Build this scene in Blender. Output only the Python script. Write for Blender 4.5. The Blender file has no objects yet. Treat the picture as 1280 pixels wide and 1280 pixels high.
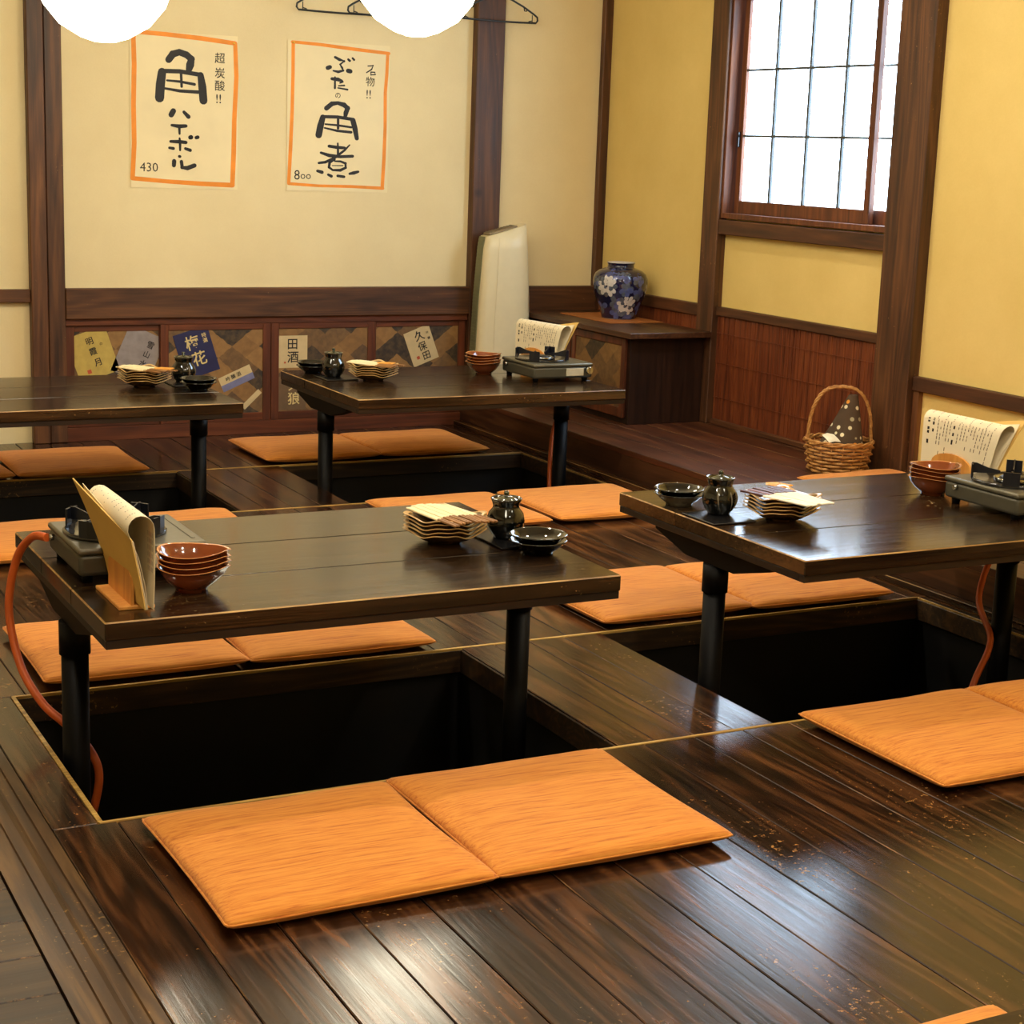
import bpy, bmesh, math, random
from mathutils import Vector, Matrix
random.seed(7)
PI = math.pi
SC = bpy.context.scene
COL = SC.collection

# ------------------------------------------------------------------ camera
def make_camera():
    pitch, yaw, roll = -.2021, .4812, .0353
    F = Vector((math.sin(yaw) * math.cos(pitch), math.cos(yaw) * math.cos(pitch), math.sin(pitch)))
    right = Vector((math.cos(yaw), -math.sin(yaw), 0))
    up = right.cross(F)
    R = math.cos(roll) * right + math.sin(roll) * up
    U = -math.sin(roll) * right + math.cos(roll) * up
    cd = bpy.data.cameras.new('camera')
    cd.sensor_width = 36
    cd.lens = 36 * 2153.16 / 1280
    cd.shift_x = -(641.1 - 640) / 1280
    cd.shift_y = (628.5 - 640) / 1280
    cd.clip_start = .05
    cam = bpy.data.objects.new('camera', cd)
    COL.objects.link(cam)
    M = Matrix((R, U, -F)).transposed().to_4x4()
    M.translation = Vector((0, 0, 1.2))
    cam.matrix_world = M
    SC.camera = cam
make_camera()

# ------------------------------------------------------------------ world, exposure
LAMP_STRENGTH = 10.0
FILL_SPOT_STRENGTH = 270.0
WINDOW_STRENGTH = 9.0
w = bpy.data.worlds.new('world'); SC.world = w; w.use_nodes = True
w.node_tree.nodes['Background'].inputs[0].default_value = (.75, .85, 1, 1)
w.node_tree.nodes['Background'].inputs[1].default_value = .6
SC.view_settings.view_transform = 'Standard'
SC.view_settings.look = 'None'
SC.view_settings.exposure = 0.52
SC.view_settings.gamma = 1
SC.view_settings.use_curve_mapping = False
SC.cycles.use_denoising = True
SC.cycles.max_bounces = 8
SC.cycles.sample_clamp_indirect = 6

# ------------------------------------------------------------------ materials
def lin(c):
    c = c / 255
    return c / 12.92 if c <= .04045 else ((c + .055) / 1.055) ** 2.4
def rgb(r, g, b): return (lin(r), lin(g), lin(b), 1)

class NT:
    def __init__(self, name):
        self.m = bpy.data.materials.new(name); self.m.use_nodes = True
        self.t = self.m.node_tree; self.b = self.t.nodes['Principled BSDF']
    def n(self, typ, **kw):
        nd = self.t.nodes.new(typ)
        for k, v in kw.items():
            if k.startswith('i_'):
                key = k[2:].replace('_', ' ')
                nd.inputs[int(key) if key.isdigit() else key].default_value = v
            else: setattr(nd, k, v)
        return nd
    def l(self, a, b): self.t.links.new(a, b)
    def ramp(self, fac, stops, interp='LINEAR'):
        r = self.n('ShaderNodeValToRGB'); r.color_ramp.interpolation = interp
        e = r.color_ramp.elements
        while len(e) < len(stops): e.new(.5)
        for q, (p, c) in zip(e, stops):
            q.position = p; q.color = c if len(c) == 4 else (*c, 1)
        self.l(fac, r.inputs[0]); return r.outputs[0]
    def math(self, op, a, b=None, c=None):
        m = self.n('ShaderNodeMath', operation=op)
        for i, v in enumerate((a, b, c)):
            if v is None: continue
            if hasattr(v, 'is_linked'): self.l(v, m.inputs[i])
            else: m.inputs[i].default_value = v
        return m.outputs[0]
    def mix(self, fac, a, b, mode='MIX'):
        m = self.n('ShaderNodeMix', data_type='RGBA', blend_type=mode)
        for s, v in ((m.inputs[0], fac), (m.inputs[6], a), (m.inputs[7], b)):
            if hasattr(v, 'is_linked'): self.l(v, s)
            else: s.default_value = v
        return m.outputs[2]
    def coords(self, scale=(1, 1, 1), rnd=True, rot=(0, 0, 0)):
        tc = self.n('ShaderNodeTexCoord')
        out = tc.outputs['Object']
        if rnd:
            oi = self.n('ShaderNodeObjectInfo')
            ml = self.n('ShaderNodeVectorMath', operation='SCALE')
            ml.inputs[0].default_value = (7.3, 11.1, 5.7); self.l(oi.outputs['Random'], ml.inputs['Scale'])
            ad = self.n('ShaderNodeVectorMath', operation='ADD')
            self.l(out, ad.inputs[0]); self.l(ml.outputs[0], ad.inputs[1]); out = ad.outputs[0]
            self.rand = oi.outputs['Random']
        mp = self.n('ShaderNodeMapping'); mp.inputs['Scale'].default_value = scale; mp.inputs['Rotation'].default_value = rot
        self.l(out, mp.inputs[0]); return mp.outputs[0]
    def noise(self, vec, scale=5, detail=4, rough=.55, dist=0):
        n = self.n('ShaderNodeTexNoise'); n.inputs['Scale'].default_value = scale; n.inputs['Detail'].default_value = detail
        n.inputs['Roughness'].default_value = rough; n.inputs['Distortion'].default_value = dist
        self.l(vec, n.inputs['Vector']); return n.outputs[0]
    def bump(self, h, strength=.3, dist=.002):
        b = self.n('ShaderNodeBump'); b.inputs['Strength'].default_value = strength; b.inputs['Distance'].default_value = dist
        self.l(h, b.inputs['Height']); self.l(b.outputs[0], self.b.inputs['Normal'])
    def set(self, **kw):
        for k, v in kw.items():
            s = self.b.inputs[k.replace('_', ' ')]
            if hasattr(v, 'is_linked'): self.l(v, s)
            else: s.default_value = v
        return self.m

def simple(name, col, rough=.5, metal=0, spec=.5, coat=0, bumpy=0, vary=.08, vscale=30):
    t = NT(name)
    v = t.coords()
    n = t.noise(v, vscale, 3)
    c2 = tuple(max(0, q * (1 - vary * 2)) for q in col[:3]) + (1,)
    c = t.ramp(n, [(.3, c2), (.7, col)])
    if bumpy: t.bump(n, bumpy, .002)
    return t.set(Base_Color=c, Roughness=rough, Metallic=metal, Specular_IOR_Level=spec, Coat_Weight=coat)

def wood(name, dark, mid, light, rough=.3, axis=1, bump=.25, vary=.35, wear=0.0, wearcol=None, gscale=1.0, knots=True, spec=.5, ringw=.10):
    t = NT(name)
    s = [11 * gscale, 11 * gscale, 11 * gscale]; s[axis] = .9 * gscale
    v = t.coords(tuple(s))
    n1 = t.noise(v, 1.6, 5, .6, .9)
    s2 = [45 * gscale] * 3; s2[axis] = 1.6 * gscale
    v2 = t.coords(tuple(s2))
    n2 = t.noise(v2, 2.2, 3, .6, .3)
    s3 = [7 * gscale] * 3; s3[axis] = .55 * gscale
    n3 = t.noise(t.coords(tuple(s3)), 1.0, 2, .45, .5)
    ring = t.math('ADD', t.math('MULTIPLY', t.math('SINE', t.math('MULTIPLY', n3, 75)), .5), .5)
    f = t.math('ADD', t.math('MULTIPLY', n1, .62), t.math('ADD', t.math('MULTIPLY', n2, .26), t.math('MULTIPLY', ring, ringw)))
    c = t.ramp(f, [(.33, dark), (.5, mid), (.68, light)])
    # per-board tone
    val = t.math('ADD', t.math('MULTIPLY', t.rand, vary), 1 - vary / 2)
    hs = t.n('ShaderNodeHueSaturation'); t.l(c, hs.inputs['Color']); t.l(val, hs.inputs['Value']); c = hs.outputs[0]
    if knots:
        vk = t.coords((9, 9, 9) if axis == 2 else ((3.2, 9, 9) if axis == 0 else (9, 3.2, 9)))
        vo = t.n('ShaderNodeTexVoronoi'); vo.inputs['Scale'].default_value = .55; t.l(vk, vo.inputs['Vector'])
        kf = t.ramp(vo.outputs['Distance'], [(.04, (1, 1, 1, 1)), (.13, (0, 0, 0, 1))])
        c = t.mix(kf, c, dark)
    if wear:
        vw = t.coords((30, 30, 30)); nw = t.noise(vw, 3, 4, .7)
        nl = t.noise(t.coords((2.2, 1.3, 2)), 1.7, 2)
        wf = t.ramp(t.math('ADD', t.math('MULTIPLY', nw, .75), t.math('MULTIPLY', nl, .35)), [(.72 - wear * .1, (0, 0, 0, 1)), (.76 - wear * .1, (1, 1, 1, 1))])
        c = t.mix(wf, c, wearcol)
    r = t.math('ADD', t.math('MULTIPLY', n2, .18), rough - .07)
    t.bump(t.math('ADD', n2, t.math('MULTIPLY', n1, .6)), bump, .0012)
    return t.set(Base_Color=c, Roughness=r, Specular_IOR_Level=spec)

M = {}
M['floor'] = wood('floor_wood', rgb(14, 7, 4), rgb(44, 24, 12), rgb(92, 56, 30), rough=.17, spec=.62, bump=.16, ringw=.15, vary=.5, wear=.4, wearcol=rgb(150, 110, 60))
M['floor_x'] = wood('floor_wood_cross', rgb(38, 26, 15), rgb(64, 46, 26), rgb(92, 68, 40), rough=.42, axis=0, wear=.5, wearcol=rgb(130, 105, 65))
M['track'] = wood('threshold_wood', rgb(36, 22, 12), rgb(68, 46, 25), rgb(112, 82, 46), rough=.38, wear=.35, wearcol=rgb(150, 115, 66))
M['worn'] = wood('worn_edge_wood', rgb(38, 24, 12), rgb(110, 80, 38), rgb(190, 148, 76), rough=.5, gscale=2.2, knots=False, vary=.2)
M['rim'] = wood('well_rim_wood', rgb(26, 17, 10), rgb(52, 36, 20), rgb(92, 66, 36), rough=.5, axis=0, gscale=1.2, knots=False, wear=.3, wearcol=rgb(150, 112, 60))
M['worn_floor'] = wood('worn_plank_edge', rgb(26, 15, 9), rgb(48, 28, 15), rgb(140, 100, 52), rough=.45, gscale=3, knots=False, vary=.3)
M['edging'] = wood('bright_worn_strip', rgb(120, 88, 38), rgb(176, 138, 66), rgb(214, 176, 98), rough=.5, gscale=2, axis=0, knots=False, vary=.1)
M['table'] = wood('table_wood', rgb(20, 12, 7), rgb(40, 26, 14), rgb(72, 50, 28), rough=.15, axis=0, wear=.10, wearcol=rgb(170, 140, 90), spec=.8, bump=.2)
M['table_edge'] = wood('table_edge_wood', rgb(20, 13, 8), rgb(34, 22, 14), rgb(50, 33, 20), rough=.42, axis=0, knots=False)
M['table_worn'] = wood('table_worn_edge', rgb(80, 54, 24), rgb(160, 118, 58), rgb(206, 164, 92), rough=.45, axis=0, gscale=2.5, knots=False, vary=.2)
M['post'] = wood('post_wood', rgb(50, 29, 15), rgb(84, 50, 26), rgb(116, 74, 40), rough=.5, axis=2, wear=.1, wearcol=rgb(150, 110, 66))
M['rail'] = wood('rail_wood', rgb(52, 29, 14), rgb(84, 50, 26), rgb(118, 74, 40), rough=.5, axis=0, wear=.1, wearcol=rgb(150, 110, 66))
M['rail_y'] = wood('rail_wood_side', rgb(48, 27, 14), rgb(78, 45, 24), rgb(108, 66, 36), rough=.5, axis=1)
M['doorframe'] = wood('door_frame_wood', rgb(62, 28, 13), rgb(92, 44, 21), rgb(114, 60, 30), rough=.45, axis=2, knots=False)
M['doorframe_x'] = wood('door_rail_wood', rgb(62, 28, 13), rgb(92, 44, 21), rgb(114, 60, 30), rough=.45, axis=0, knots=False)
M['cabinet'] = wood('corner_cabinet_wood', rgb(24, 12, 8), rgb(38, 20, 12), rgb(54, 30, 18), rough=.5, spec=.3, axis=2, knots=False)
M['cabinet_top'] = wood('corner_cabinet_top_wood', rgb(44, 24, 14), rgb(68, 40, 23), rgb(92, 58, 34), rough=.36, axis=1, knots=False)
M['platform'] = wood('platform_wood', rgb(46, 22, 13), rgb(74, 38, 21), rgb(104, 60, 32), rough=.38, axis=1, wear=.1, wearcol=rgb(150, 100, 54))
M['bamboo'] = wood('bamboo_slat', rgb(84, 36, 16), rgb(122, 58, 26), rgb(150, 80, 38), rough=.5, axis=2, gscale=1.5, knots=False, vary=.5)
M['holder'] = wood('light_wood', rgb(200, 128, 52), rgb(218, 148, 66), rgb(232, 168, 84), rough=.5, axis=2, knots=False, vary=.08, bump=.1)
M['chopwood'] = wood('chopstick_wood', rgb(110, 70, 32), rgb(146, 98, 48), rgb(168, 120, 66), rough=.5, axis=1, knots=False, vary=.3)
M['chopdark'] = wood('dark_chopstick_wood', rgb(70, 32, 20), rgb(92, 44, 28), rgb(116, 60, 38), rough=.4, axis=1, knots=False, vary=.3)
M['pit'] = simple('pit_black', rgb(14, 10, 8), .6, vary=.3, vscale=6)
M['leg'] = simple('black_leg', rgb(7, 6, 7), .5, spec=.14)
M['black_metal'] = simple('black_enamel', rgb(16, 17, 22), .16, coat=.4)
M['cast'] = simple('cast_iron', rgb(18, 20, 28), .32)
M['stove'] = simple('stove_grey', rgb(104, 98, 80), .38, metal=.35, vary=.1, vscale=60)
M['stove_front'] = simple('stove_front_grey', rgb(82, 78, 64), .42, metal=.3)
M['chrome'] = simple('chrome', rgb(190, 190, 185), .15, metal=1)
M['whitepanel'] = simple('cream_panel', rgb(196, 186, 160), .4)
M['hose'] = simple('orange_hose', rgb(206, 92, 30), .45, vary=.08)
M['paper'] = simple('menu_paper', rgb(236, 222, 190), .7, spec=.2, vary=.03, vscale=8)
M['paper_y'] = simple('yellowed_paper', rgb(228, 190, 110), .65, spec=.2, vary=.05, vscale=8)
M['sleeve'] = simple('sleeve_paper', rgb(240, 224, 180), .65, spec=.2, vary=.05, vscale=40)
M['sleeve_w'] = simple('white_sleeve_paper', rgb(244, 236, 214), .65, spec=.2, vary=.05, vscale=40)
M['orangepaper'] = simple('orange_paper', rgb(228, 160, 70), .6, spec=.2, vary=.05)
M['ink'] = simple('ink', rgb(26, 22, 20), .6, vary=.05)
M['ink_soft'] = simple('soft_ink', rgb(110, 92, 78), .6, vary=.05)
M['ink_red'] = simple('red_ink', rgb(196, 60, 60), .6, vary=.05)
M['posterpaper'] = simple('poster_paper', rgb(243, 226, 180), .6, spec=.25, vary=.04, vscale=7)
M['marker'] = simple('orange_marker', rgb(250, 150, 34), .55, vary=.1, vscale=14)
M['pin'] = simple('yellow_pin', rgb(250, 214, 70), .3)
M['orange_bowl'] = simple('brown_glaze', rgb(136, 68, 34), .14, coat=.5, vary=.22, vscale=12)
M['bowl_rim'] = simple('bowl_rim_glaze', rgb(196, 128, 70), .25, coat=.3)
M['plate'] = simple('plate_glaze', rgb(104, 76, 44), .18, coat=.5, vary=.25, vscale=18)
M['plate_rim'] = simple('plate_rim_glaze', rgb(206, 164, 100), .3, coat=.2)
M['black_glaze'] = simple('black_glaze', rgb(18, 20, 16), .07, coat=.7, vary=.4, vscale=20)
M['green_glaze'] = simple('green_glaze', rgb(52, 56, 34), .1, coat=.7, vary=.3, vscale=40)
M['grey_glaze'] = simple('grey_glaze', rgb(128, 118, 98), .2, coat=.4, vary=.15, vscale=25)
M['tray'] = simple('black_tray', rgb(20, 19, 20), .25)
M['hanger'] = simple('black_plastic', rgb(30, 34, 34), .35)
M['purifier'] = simple('white_plastic', rgb(226, 214, 178), .35, vary=.02)
M['purifier_side'] = simple('grey_green_plastic', rgb(128, 130, 100), .6)
M['purifier_top'] = simple('grey_control_plastic', rgb(140, 124, 96), .4)
M['porcelain'] = simple('cobalt_porcelain', rgb(20, 24, 66), .1, coat=.7, vary=.35, vscale=9)
M['petal_w'] = simple('white_petal_glaze', rgb(206, 200, 196), .15, coat=.6, vary=.12, vscale=60)
M['petal_b'] = simple('blue_petal_glaze', rgb(84, 94, 148), .15, coat=.6, vary=.25, vscale=50)
M['petal_c'] = simple('grey_blue_glaze', rgb(88, 96, 112), .15, coat=.6, vary=.25, vscale=50)
M['wicker'] = wood('wicker', rgb(140, 92, 42), rgb(184, 130, 68), rgb(210, 160, 94), rough=.55, axis=0, gscale=3, knots=False, vary=.2)
M['mat'] = simple('woven_mat', rgb(168, 100, 40), .7, bumpy=.6, vary=.12, vscale=200)
M['label_y'] = simple('yellow_label', rgb(196, 170, 86), .6, vary=.1)
M['label_g'] = simple('grey_lilac_label', rgb(150, 140, 138), .6, vary=.12)
M['label_b'] = simple('navy_label', rgb(34, 38, 84), .5, vary=.12)
M['label_w'] = simple('white_label', rgb(206, 184, 138), .6, vary=.06)
M['label_d'] = simple('brown_grey_label', rgb(110, 86, 60), .6, vary=.1)
M['label_l'] = simple('pale_blue_label', rgb(120, 122, 158), .6, vary=.12)
M['gold'] = simple('cream_ink', rgb(222, 200, 138), .5)
M['frame_dark'] = wood('window_frame_wood', rgb(70, 34, 18), rgb(100, 54, 28), rgb(130, 76, 42), rough=.5, axis=2, knots=False)
M['muntin'] = simple('muntin_grey', rgb(72, 76, 76), .5)
M['plaque'] = simple('dark_plaque', rgb(60, 42, 26), .5)
M['seal'] = simple('red_seal', rgb(190, 84, 50), .6)

def plaster(name, a, b, r=.85):
    t = NT(name)
    v = t.coords(rnd=False)
    n = t.noise(v, 2.3, 4, .6); n2 = t.noise(v, 160, 3)
    f = t.math('ADD', t.math('MULTIPLY', n, .8), t.math('MULTIPLY', n2, .2))
    c = t.ramp(f, [(.3, a), (.7, b)])
    t.bump(n2, .25, .0015)
    return t.set(Base_Color=c, Roughness=r, Specular_IOR_Level=.2)
M['plaster'] = plaster('cream_plaster', rgb(226, 207, 160), rgb(237, 220, 174))
M['plaster_r'] = plaster('yellow_plaster', rgb(220, 192, 116), rgb(233, 206, 132))
M['ceiling'] = plaster('ceiling_paint', rgb(206, 186, 148), rgb(216, 198, 160))

def fabric(name):
    t = NT(name)
    v = t.coords((3, 60, 60)); n = t.noise(v, 2.4, 4, .65, .4)
    v2 = t.coords((25, 420, 420)); n2 = t.noise(v2, 1, 2)
    f = t.math('ADD', t.math('MULTIPLY', n, .75), t.math('MULTIPLY', n2, .25))
    c = t.ramp(f, [(.34, rgb(170, 90, 36)), (.44, rgb(200, 122, 46)), (.58, rgb(214, 141, 58))])
    hs = t.n('ShaderNodeHueSaturation'); t.l(c, hs.inputs['Color'])
    t.l(t.math('ADD', t.math('MULTIPLY', t.rand, .12), .94), hs.inputs['Value'])
    t.bump(f, .35, .0015)
    return t.set(Base_Color=hs.outputs[0], Roughness=.8, Specular_IOR_Level=.2, Sheen_Weight=.15)
M['cushion'] = fabric('orange_slub_fabric')

def patchpaper():
    t = NT('patched_paper')
    v = t.coords((1, 1, 1), rnd=False)
    nz = t.n('ShaderNodeTexNoise'); nz.inputs['Scale'].default_value = 30; t.l(v, nz.inputs['Vector'])
    sc = t.n('ShaderNodeVectorMath', operation='SCALE'); sc.inputs['Scale'].default_value = .012; t.l(nz.outputs['Color'], sc.inputs[0])
    ad = t.n('ShaderNodeVectorMath', operation='ADD'); t.l(v, ad.inputs[0]); t.l(sc.outputs[0], ad.inputs[1])
    sp = t.n('ShaderNodeSeparateXYZ'); t.l(ad.outputs[0], sp.inputs[0])
    h = t.math('ADD', sp.outputs[0], sp.outputs[1])      # runs along whichever wall the door is on
    a = t.math('FLOOR', t.math('MULTIPLY', t.math('ADD', h, t.math('MULTIPLY', sp.outputs[2], 1.25)), 8.6))
    b = t.math('FLOOR', t.math('MULTIPLY', t.math('SUBTRACT', h, t.math('MULTIPLY', sp.outputs[2], 1.25)), 8.6))
    cb = t.n('ShaderNodeCombineXYZ'); t.l(a, cb.inputs[0]); t.l(b, cb.inputs[1])
    wn = t.n('ShaderNodeTexWhiteNoise', noise_dimensions='3D'); t.l(cb.outputs[0], wn.inputs['Vector'])
    c = t.ramp(wn.outputs[0], [(0, rgb(34, 31, 28)), (.24, rgb(132, 96, 52)), (.46, rgb(106, 78, 46)), (.66, rgb(146, 108, 60)), (.86, rgb(84, 62, 42))], 'CONSTANT')
    n2 = t.noise(v, 45, 3)
    c = t.mix(.22, c, t.ramp(n2, [(.35, rgb(70, 54, 36)), (.65, rgb(150, 116, 70))]))
    return t.set(Base_Color=c, Roughness=.65)
M['patch'] = patchpaper()

def dotcloth():
    t = NT('dotted_cloth')
    v = t.coords((1, 1, 1), rnd=False)
    vo = t.n('ShaderNodeTexVoronoi', feature='F1'); vo.inputs['Scale'].default_value = 31; vo.inputs['Randomness'].default_value = .4
    t.l(v, vo.inputs['Vector'])
    sp = t.n('ShaderNodeSeparateColor'); t.l(vo.outputs['Color'], sp.inputs[0])
    dc = t.ramp(sp.outputs[0], [(0, rgb(226, 214, 180)), (.55, rgb(220, 146, 50)), (.8, rgb(170, 160, 130))], 'CONSTANT')
    f = t.ramp(vo.outputs['Distance'], [(.22, (1, 1, 1, 1)), (.27, (0, 0, 0, 1))])
    return t.set(Base_Color=t.mix(f, rgb(74, 56, 38), dc), Roughness=.85)
M['cloth'] = dotcloth()

def emit(name, col, s):
    t = NT(name)
    return t.set(Base_Color=(.9, .88, .8, 1), Emission_Color=col, Emission_Strength=s, Roughness=.6)
M['lantern'] = emit('lantern_paper', (1, .92, .70, 1), LAMP_STRENGTH)
M['fill_spot'] = emit('fill_spot_glow', (1, .90, .72, 1), FILL_SPOT_STRENGTH)
M['pane'] = emit('frosted_pane_daylight', (.58, .78, 1, 1), WINDOW_STRENGTH)

# ------------------------------------------------------------------ mesh builder
class MB:
    def __init__(s): s.bm = bmesh.new()
    def box(s, a, b, bev=0, mi=0, bmi=None, seg=1):
        a = Vector(a); b = Vector(b)
        c = (a + b) / 2; d = b - a
        r = bmesh.ops.create_cube(s.bm, size=1, matrix=Matrix.Translation(c) @ Matrix.Diagonal((abs(d.x), abs(d.y), abs(d.z), 1)))
        fs = {f for v in r['verts'] for f in v.link_faces}
        for f in fs: f.material_index = mi
        if bev:
            es = list({e for v in r['verts'] for e in v.link_edges})
            rb = bmesh.ops.bevel(s.bm, geom=es, offset=bev, segments=seg, affect='EDGES', profile=.5)
            if bmi is not None:
                for f in rb['faces']: f.material_index = bmi
            elif seg > 1:
                for f in rb['faces']: f.smooth = True
        return s
    def tube(s, pts, r, seg=10, mi=0, closed=False, cap=True):
        pts = [Vector(p) for p in pts]; n = len(pts)
        rings = []; prev = None
        for i, p in enumerate(pts):
            if closed: t = pts[(i + 1) % n] - pts[i - 1]
            else: t = pts[min(i + 1, n - 1)] - pts[max(i - 1, 0)]
            t.normalize()
            if prev is None:
                u = t.orthogonal().normalized()
            else:
                u = (prev - t * prev.dot(t)).normalized()
            prev = u; v = t.cross(u)
            rr = r[i] if isinstance(r, (list, tuple)) else r
            rings.append([s.bm.verts.new(p + (u * math.cos(2 * PI * k / seg) + v * math.sin(2 * PI * k / seg)) * rr) for k in range(seg)])
        m = n if closed else n - 1
        for i in range(m):
            A = rings[i]; B = rings[(i + 1) % n]
            for k in range(seg):
                f = s.bm.faces.new((A[k], A[(k + 1) % seg], B[(k + 1) % seg], B[k])); f.smooth = True; f.material_index = mi
        if cap and not closed:
            f = s.bm.faces.new(rings[0][::-1]); f.material_index = mi
            f = s.bm.faces.new(rings[-1]); f.material_index = mi
        return s
    def lathe(s, prof, seg=32, c=(0, 0, 0), mi=0, smooth=True, shape=None, mis=None, caps=True):
        # prof: (r, z) list; shape(theta, r, z) -> (r, z)
        rings = []
        for (r, z) in prof:
            ring = []
            for k in range(seg):
                th = 2 * PI * k / seg
                rr, zz = shape(th, r, z) if shape else (r, z)
                ring.append(s.bm.verts.new((c[0] + rr * math.cos(th), c[1] + rr * math.sin(th), c[2] + zz)))
            rings.append(ring)
        for i in range(len(rings) - 1):
            for k in range(seg):
                f = s.bm.faces.new((rings[i][k], rings[i][(k + 1) % seg], rings[i + 1][(k + 1) % seg], rings[i + 1][k]))
                f.smooth = smooth; f.material_index = mis[i] if mis else mi
        for ring, e in ((rings[0], 0), (rings[-1], -1)):
            if caps and prof[e][0] > 1e-5:
                f = s.bm.faces.new(ring[::-1] if e == 0 else ring); f.material_index = (mis[e] if mis else mi); f.smooth = False
        return s
    def prism(s, poly, h0, h1, axis='z', mi=0, smooth=False):
        def P(a, b, h): return {'z': (a, b, h), 'x': (h, a, b), 'y': (a, h, b)}[axis]
        A = [s.bm.verts.new(P(a, b, h0)) for a, b in poly]; B = [s.bm.verts.new(P(a, b, h1)) for a, b in poly]
        n = len(poly)
        for f in (A[::-1], B): s.bm.faces.new(f).material_index = mi
        for i in range(n):
            f = s.bm.faces.new((A[i], A[(i + 1) % n], B[(i + 1) % n], B[i])); f.material_index = mi; f.smooth = smooth
        return s
    def quad(s, p, mi=0):
        f = s.bm.faces.new([s.bm.verts.new(q) for q in p]); f.material_index = mi; return s
    def sheet(s, rows, th=.0006, mi=0):
        # grid of points -> thin solid sheet
        rows = [[Vector(p) for p in r] for r in rows]
        nr, nc = len(rows), len(rows[0])
        nor = [[None] * nc for _ in range(nr)]
        for i in range(nr):
            for j in range(nc):
                du = rows[min(i + 1, nr - 1)][j] - rows[max(i - 1, 0)][j]
                dv = rows[i][min(j + 1, nc - 1)] - rows[i][max(j - 1, 0)]
                nor[i][j] = du.cross(dv).normalized() * th * .5
        A = [[s.bm.verts.new(rows[i][j] + nor[i][j]) for j in range(nc)] for i in range(nr)]
        B = [[s.bm.verts.new(rows[i][j] - nor[i][j]) for j in range(nc)] for i in range(nr)]
        fs = []; nsm = 0
        for i in range(nr - 1):
            for j in range(nc - 1):
                fs.append((A[i][j], A[i + 1][j], A[i + 1][j + 1], A[i][j + 1]))
                fs.append((B[i][j], B[i][j + 1], B[i + 1][j + 1], B[i + 1][j]))
        for i in range(nr - 1):
            fs.append((A[i][0], B[i][0], B[i + 1][0], A[i + 1][0])); fs.append((A[i][-1], A[i + 1][-1], B[i + 1][-1], B[i][-1]))
        for j in range(nc - 1):
            fs.append((A[0][j], A[0][j + 1], B[0][j + 1], B[0][j])); fs.append((A[-1][j], B[-1][j], B[-1][j + 1], A[-1][j + 1]))
        nsm = 2 * (nr - 1) * (nc - 1)
        for i, f in enumerate(fs):
            q = s.bm.faces.new(f); q.material_index = mi; q.smooth = i < nsm
            if i >= nsm:
                for e in q.edges: e.smooth = False
        return s
    def add_mesh(s, me, mat, mi=0):
        n0 = len(s.bm.faces)
        tmp = me.copy(); tmp.transform(mat)
        s.bm.from_mesh(tmp); bpy.data.meshes.remove(tmp)
        s.bm.faces.ensure_lookup_table()
        for f in s.bm.faces[n0:]: f.material_index = mi; f.smooth = False
        return s
    def mesh(s, name, mats):
        me = bpy.data.meshes.new(name)
        bmesh.ops.recalc_face_normals(s.bm, faces=[f for f in s.bm.faces if len(f.edges) > 2])
        s.bm.to_mesh(me); s.bm.free()
        for m in (mats if isinstance(mats, (list, tuple)) else [mats]): me.materials.append(M[m] if isinstance(m, str) else m)
        return me
    def build(s, name, mats, parent=None, loc=(0, 0, 0), **props):
        return obj(name, s.mesh(name, mats), parent, loc, **props)

def obj(name, me, parent=None, loc=(0, 0, 0), rot=(0, 0, 0), **props):
    o = bpy.data.objects.new(name, me); COL.objects.link(o)
    if parent is not None: o.parent = parent
    o.location = loc; o.rotation_euler = rot
    for k, v in props.items(): o[k] = v
    return o
def tag(o, label, cat, group=None):
    o['label'] = label; o['category'] = cat
    if group: o['group'] = group
    elif 'group' in o: del o['group']
    return o
def thing(name, label, cat, loc=(0, 0, 0), rz=0, group=None):
    o = bpy.data.objects.new(name, None); COL.objects.link(o)
    o.empty_display_size = .05
    o.location = loc; o.rotation_euler = (0, 0, rz)
    return tag(o, label, cat, group)
def kids(o): return [c for c in bpy.data.objects if c.parent == o]
def copy_tree(o, parent=None):
    c = o.copy(); COL.objects.link(c); c.parent = parent
    for ch in list(o.children): copy_tree(ch, c)
    return c
def dup(o, loc, rz, label, cat=None, group=None):
    c = copy_tree(o); c.location = loc; c.rotation_euler = (0, 0, rz)
    return tag(c, label, cat or o['category'], group or o.get('group'))
_tc = {}
def text_me(sx, bold=0):
    k = (sx, bold)
    if k not in _tc:
        cu = bpy.data.curves.new('writing', 'FONT'); cu.body = sx; cu.size = 1; cu.align_x = 'CENTER'; cu.align_y = 'CENTER'
        cu.offset = bold; cu.resolution_u = 2
        o = bpy.data.objects.new('writing', cu)
        COL.objects.link(o)
        dg = bpy.context.evaluated_depsgraph_get(); dg.update()
        me = bpy.data.meshes.new_from_object(o.evaluated_get(dg))
        xs = [v.co.x for v in me.vertices]; ys = [v.co.y for v in me.vertices]
        if xs:
            me.transform(Matrix.Translation((-(min(xs) + max(xs)) / 2, -(min(ys) + max(ys)) / 2, 0)))
            me['w'] = max(xs) - min(xs); me['h'] = max(ys) - min(ys)
        bpy.data.objects.remove(o); _tc[k] = me
    return _tc[k]
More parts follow.
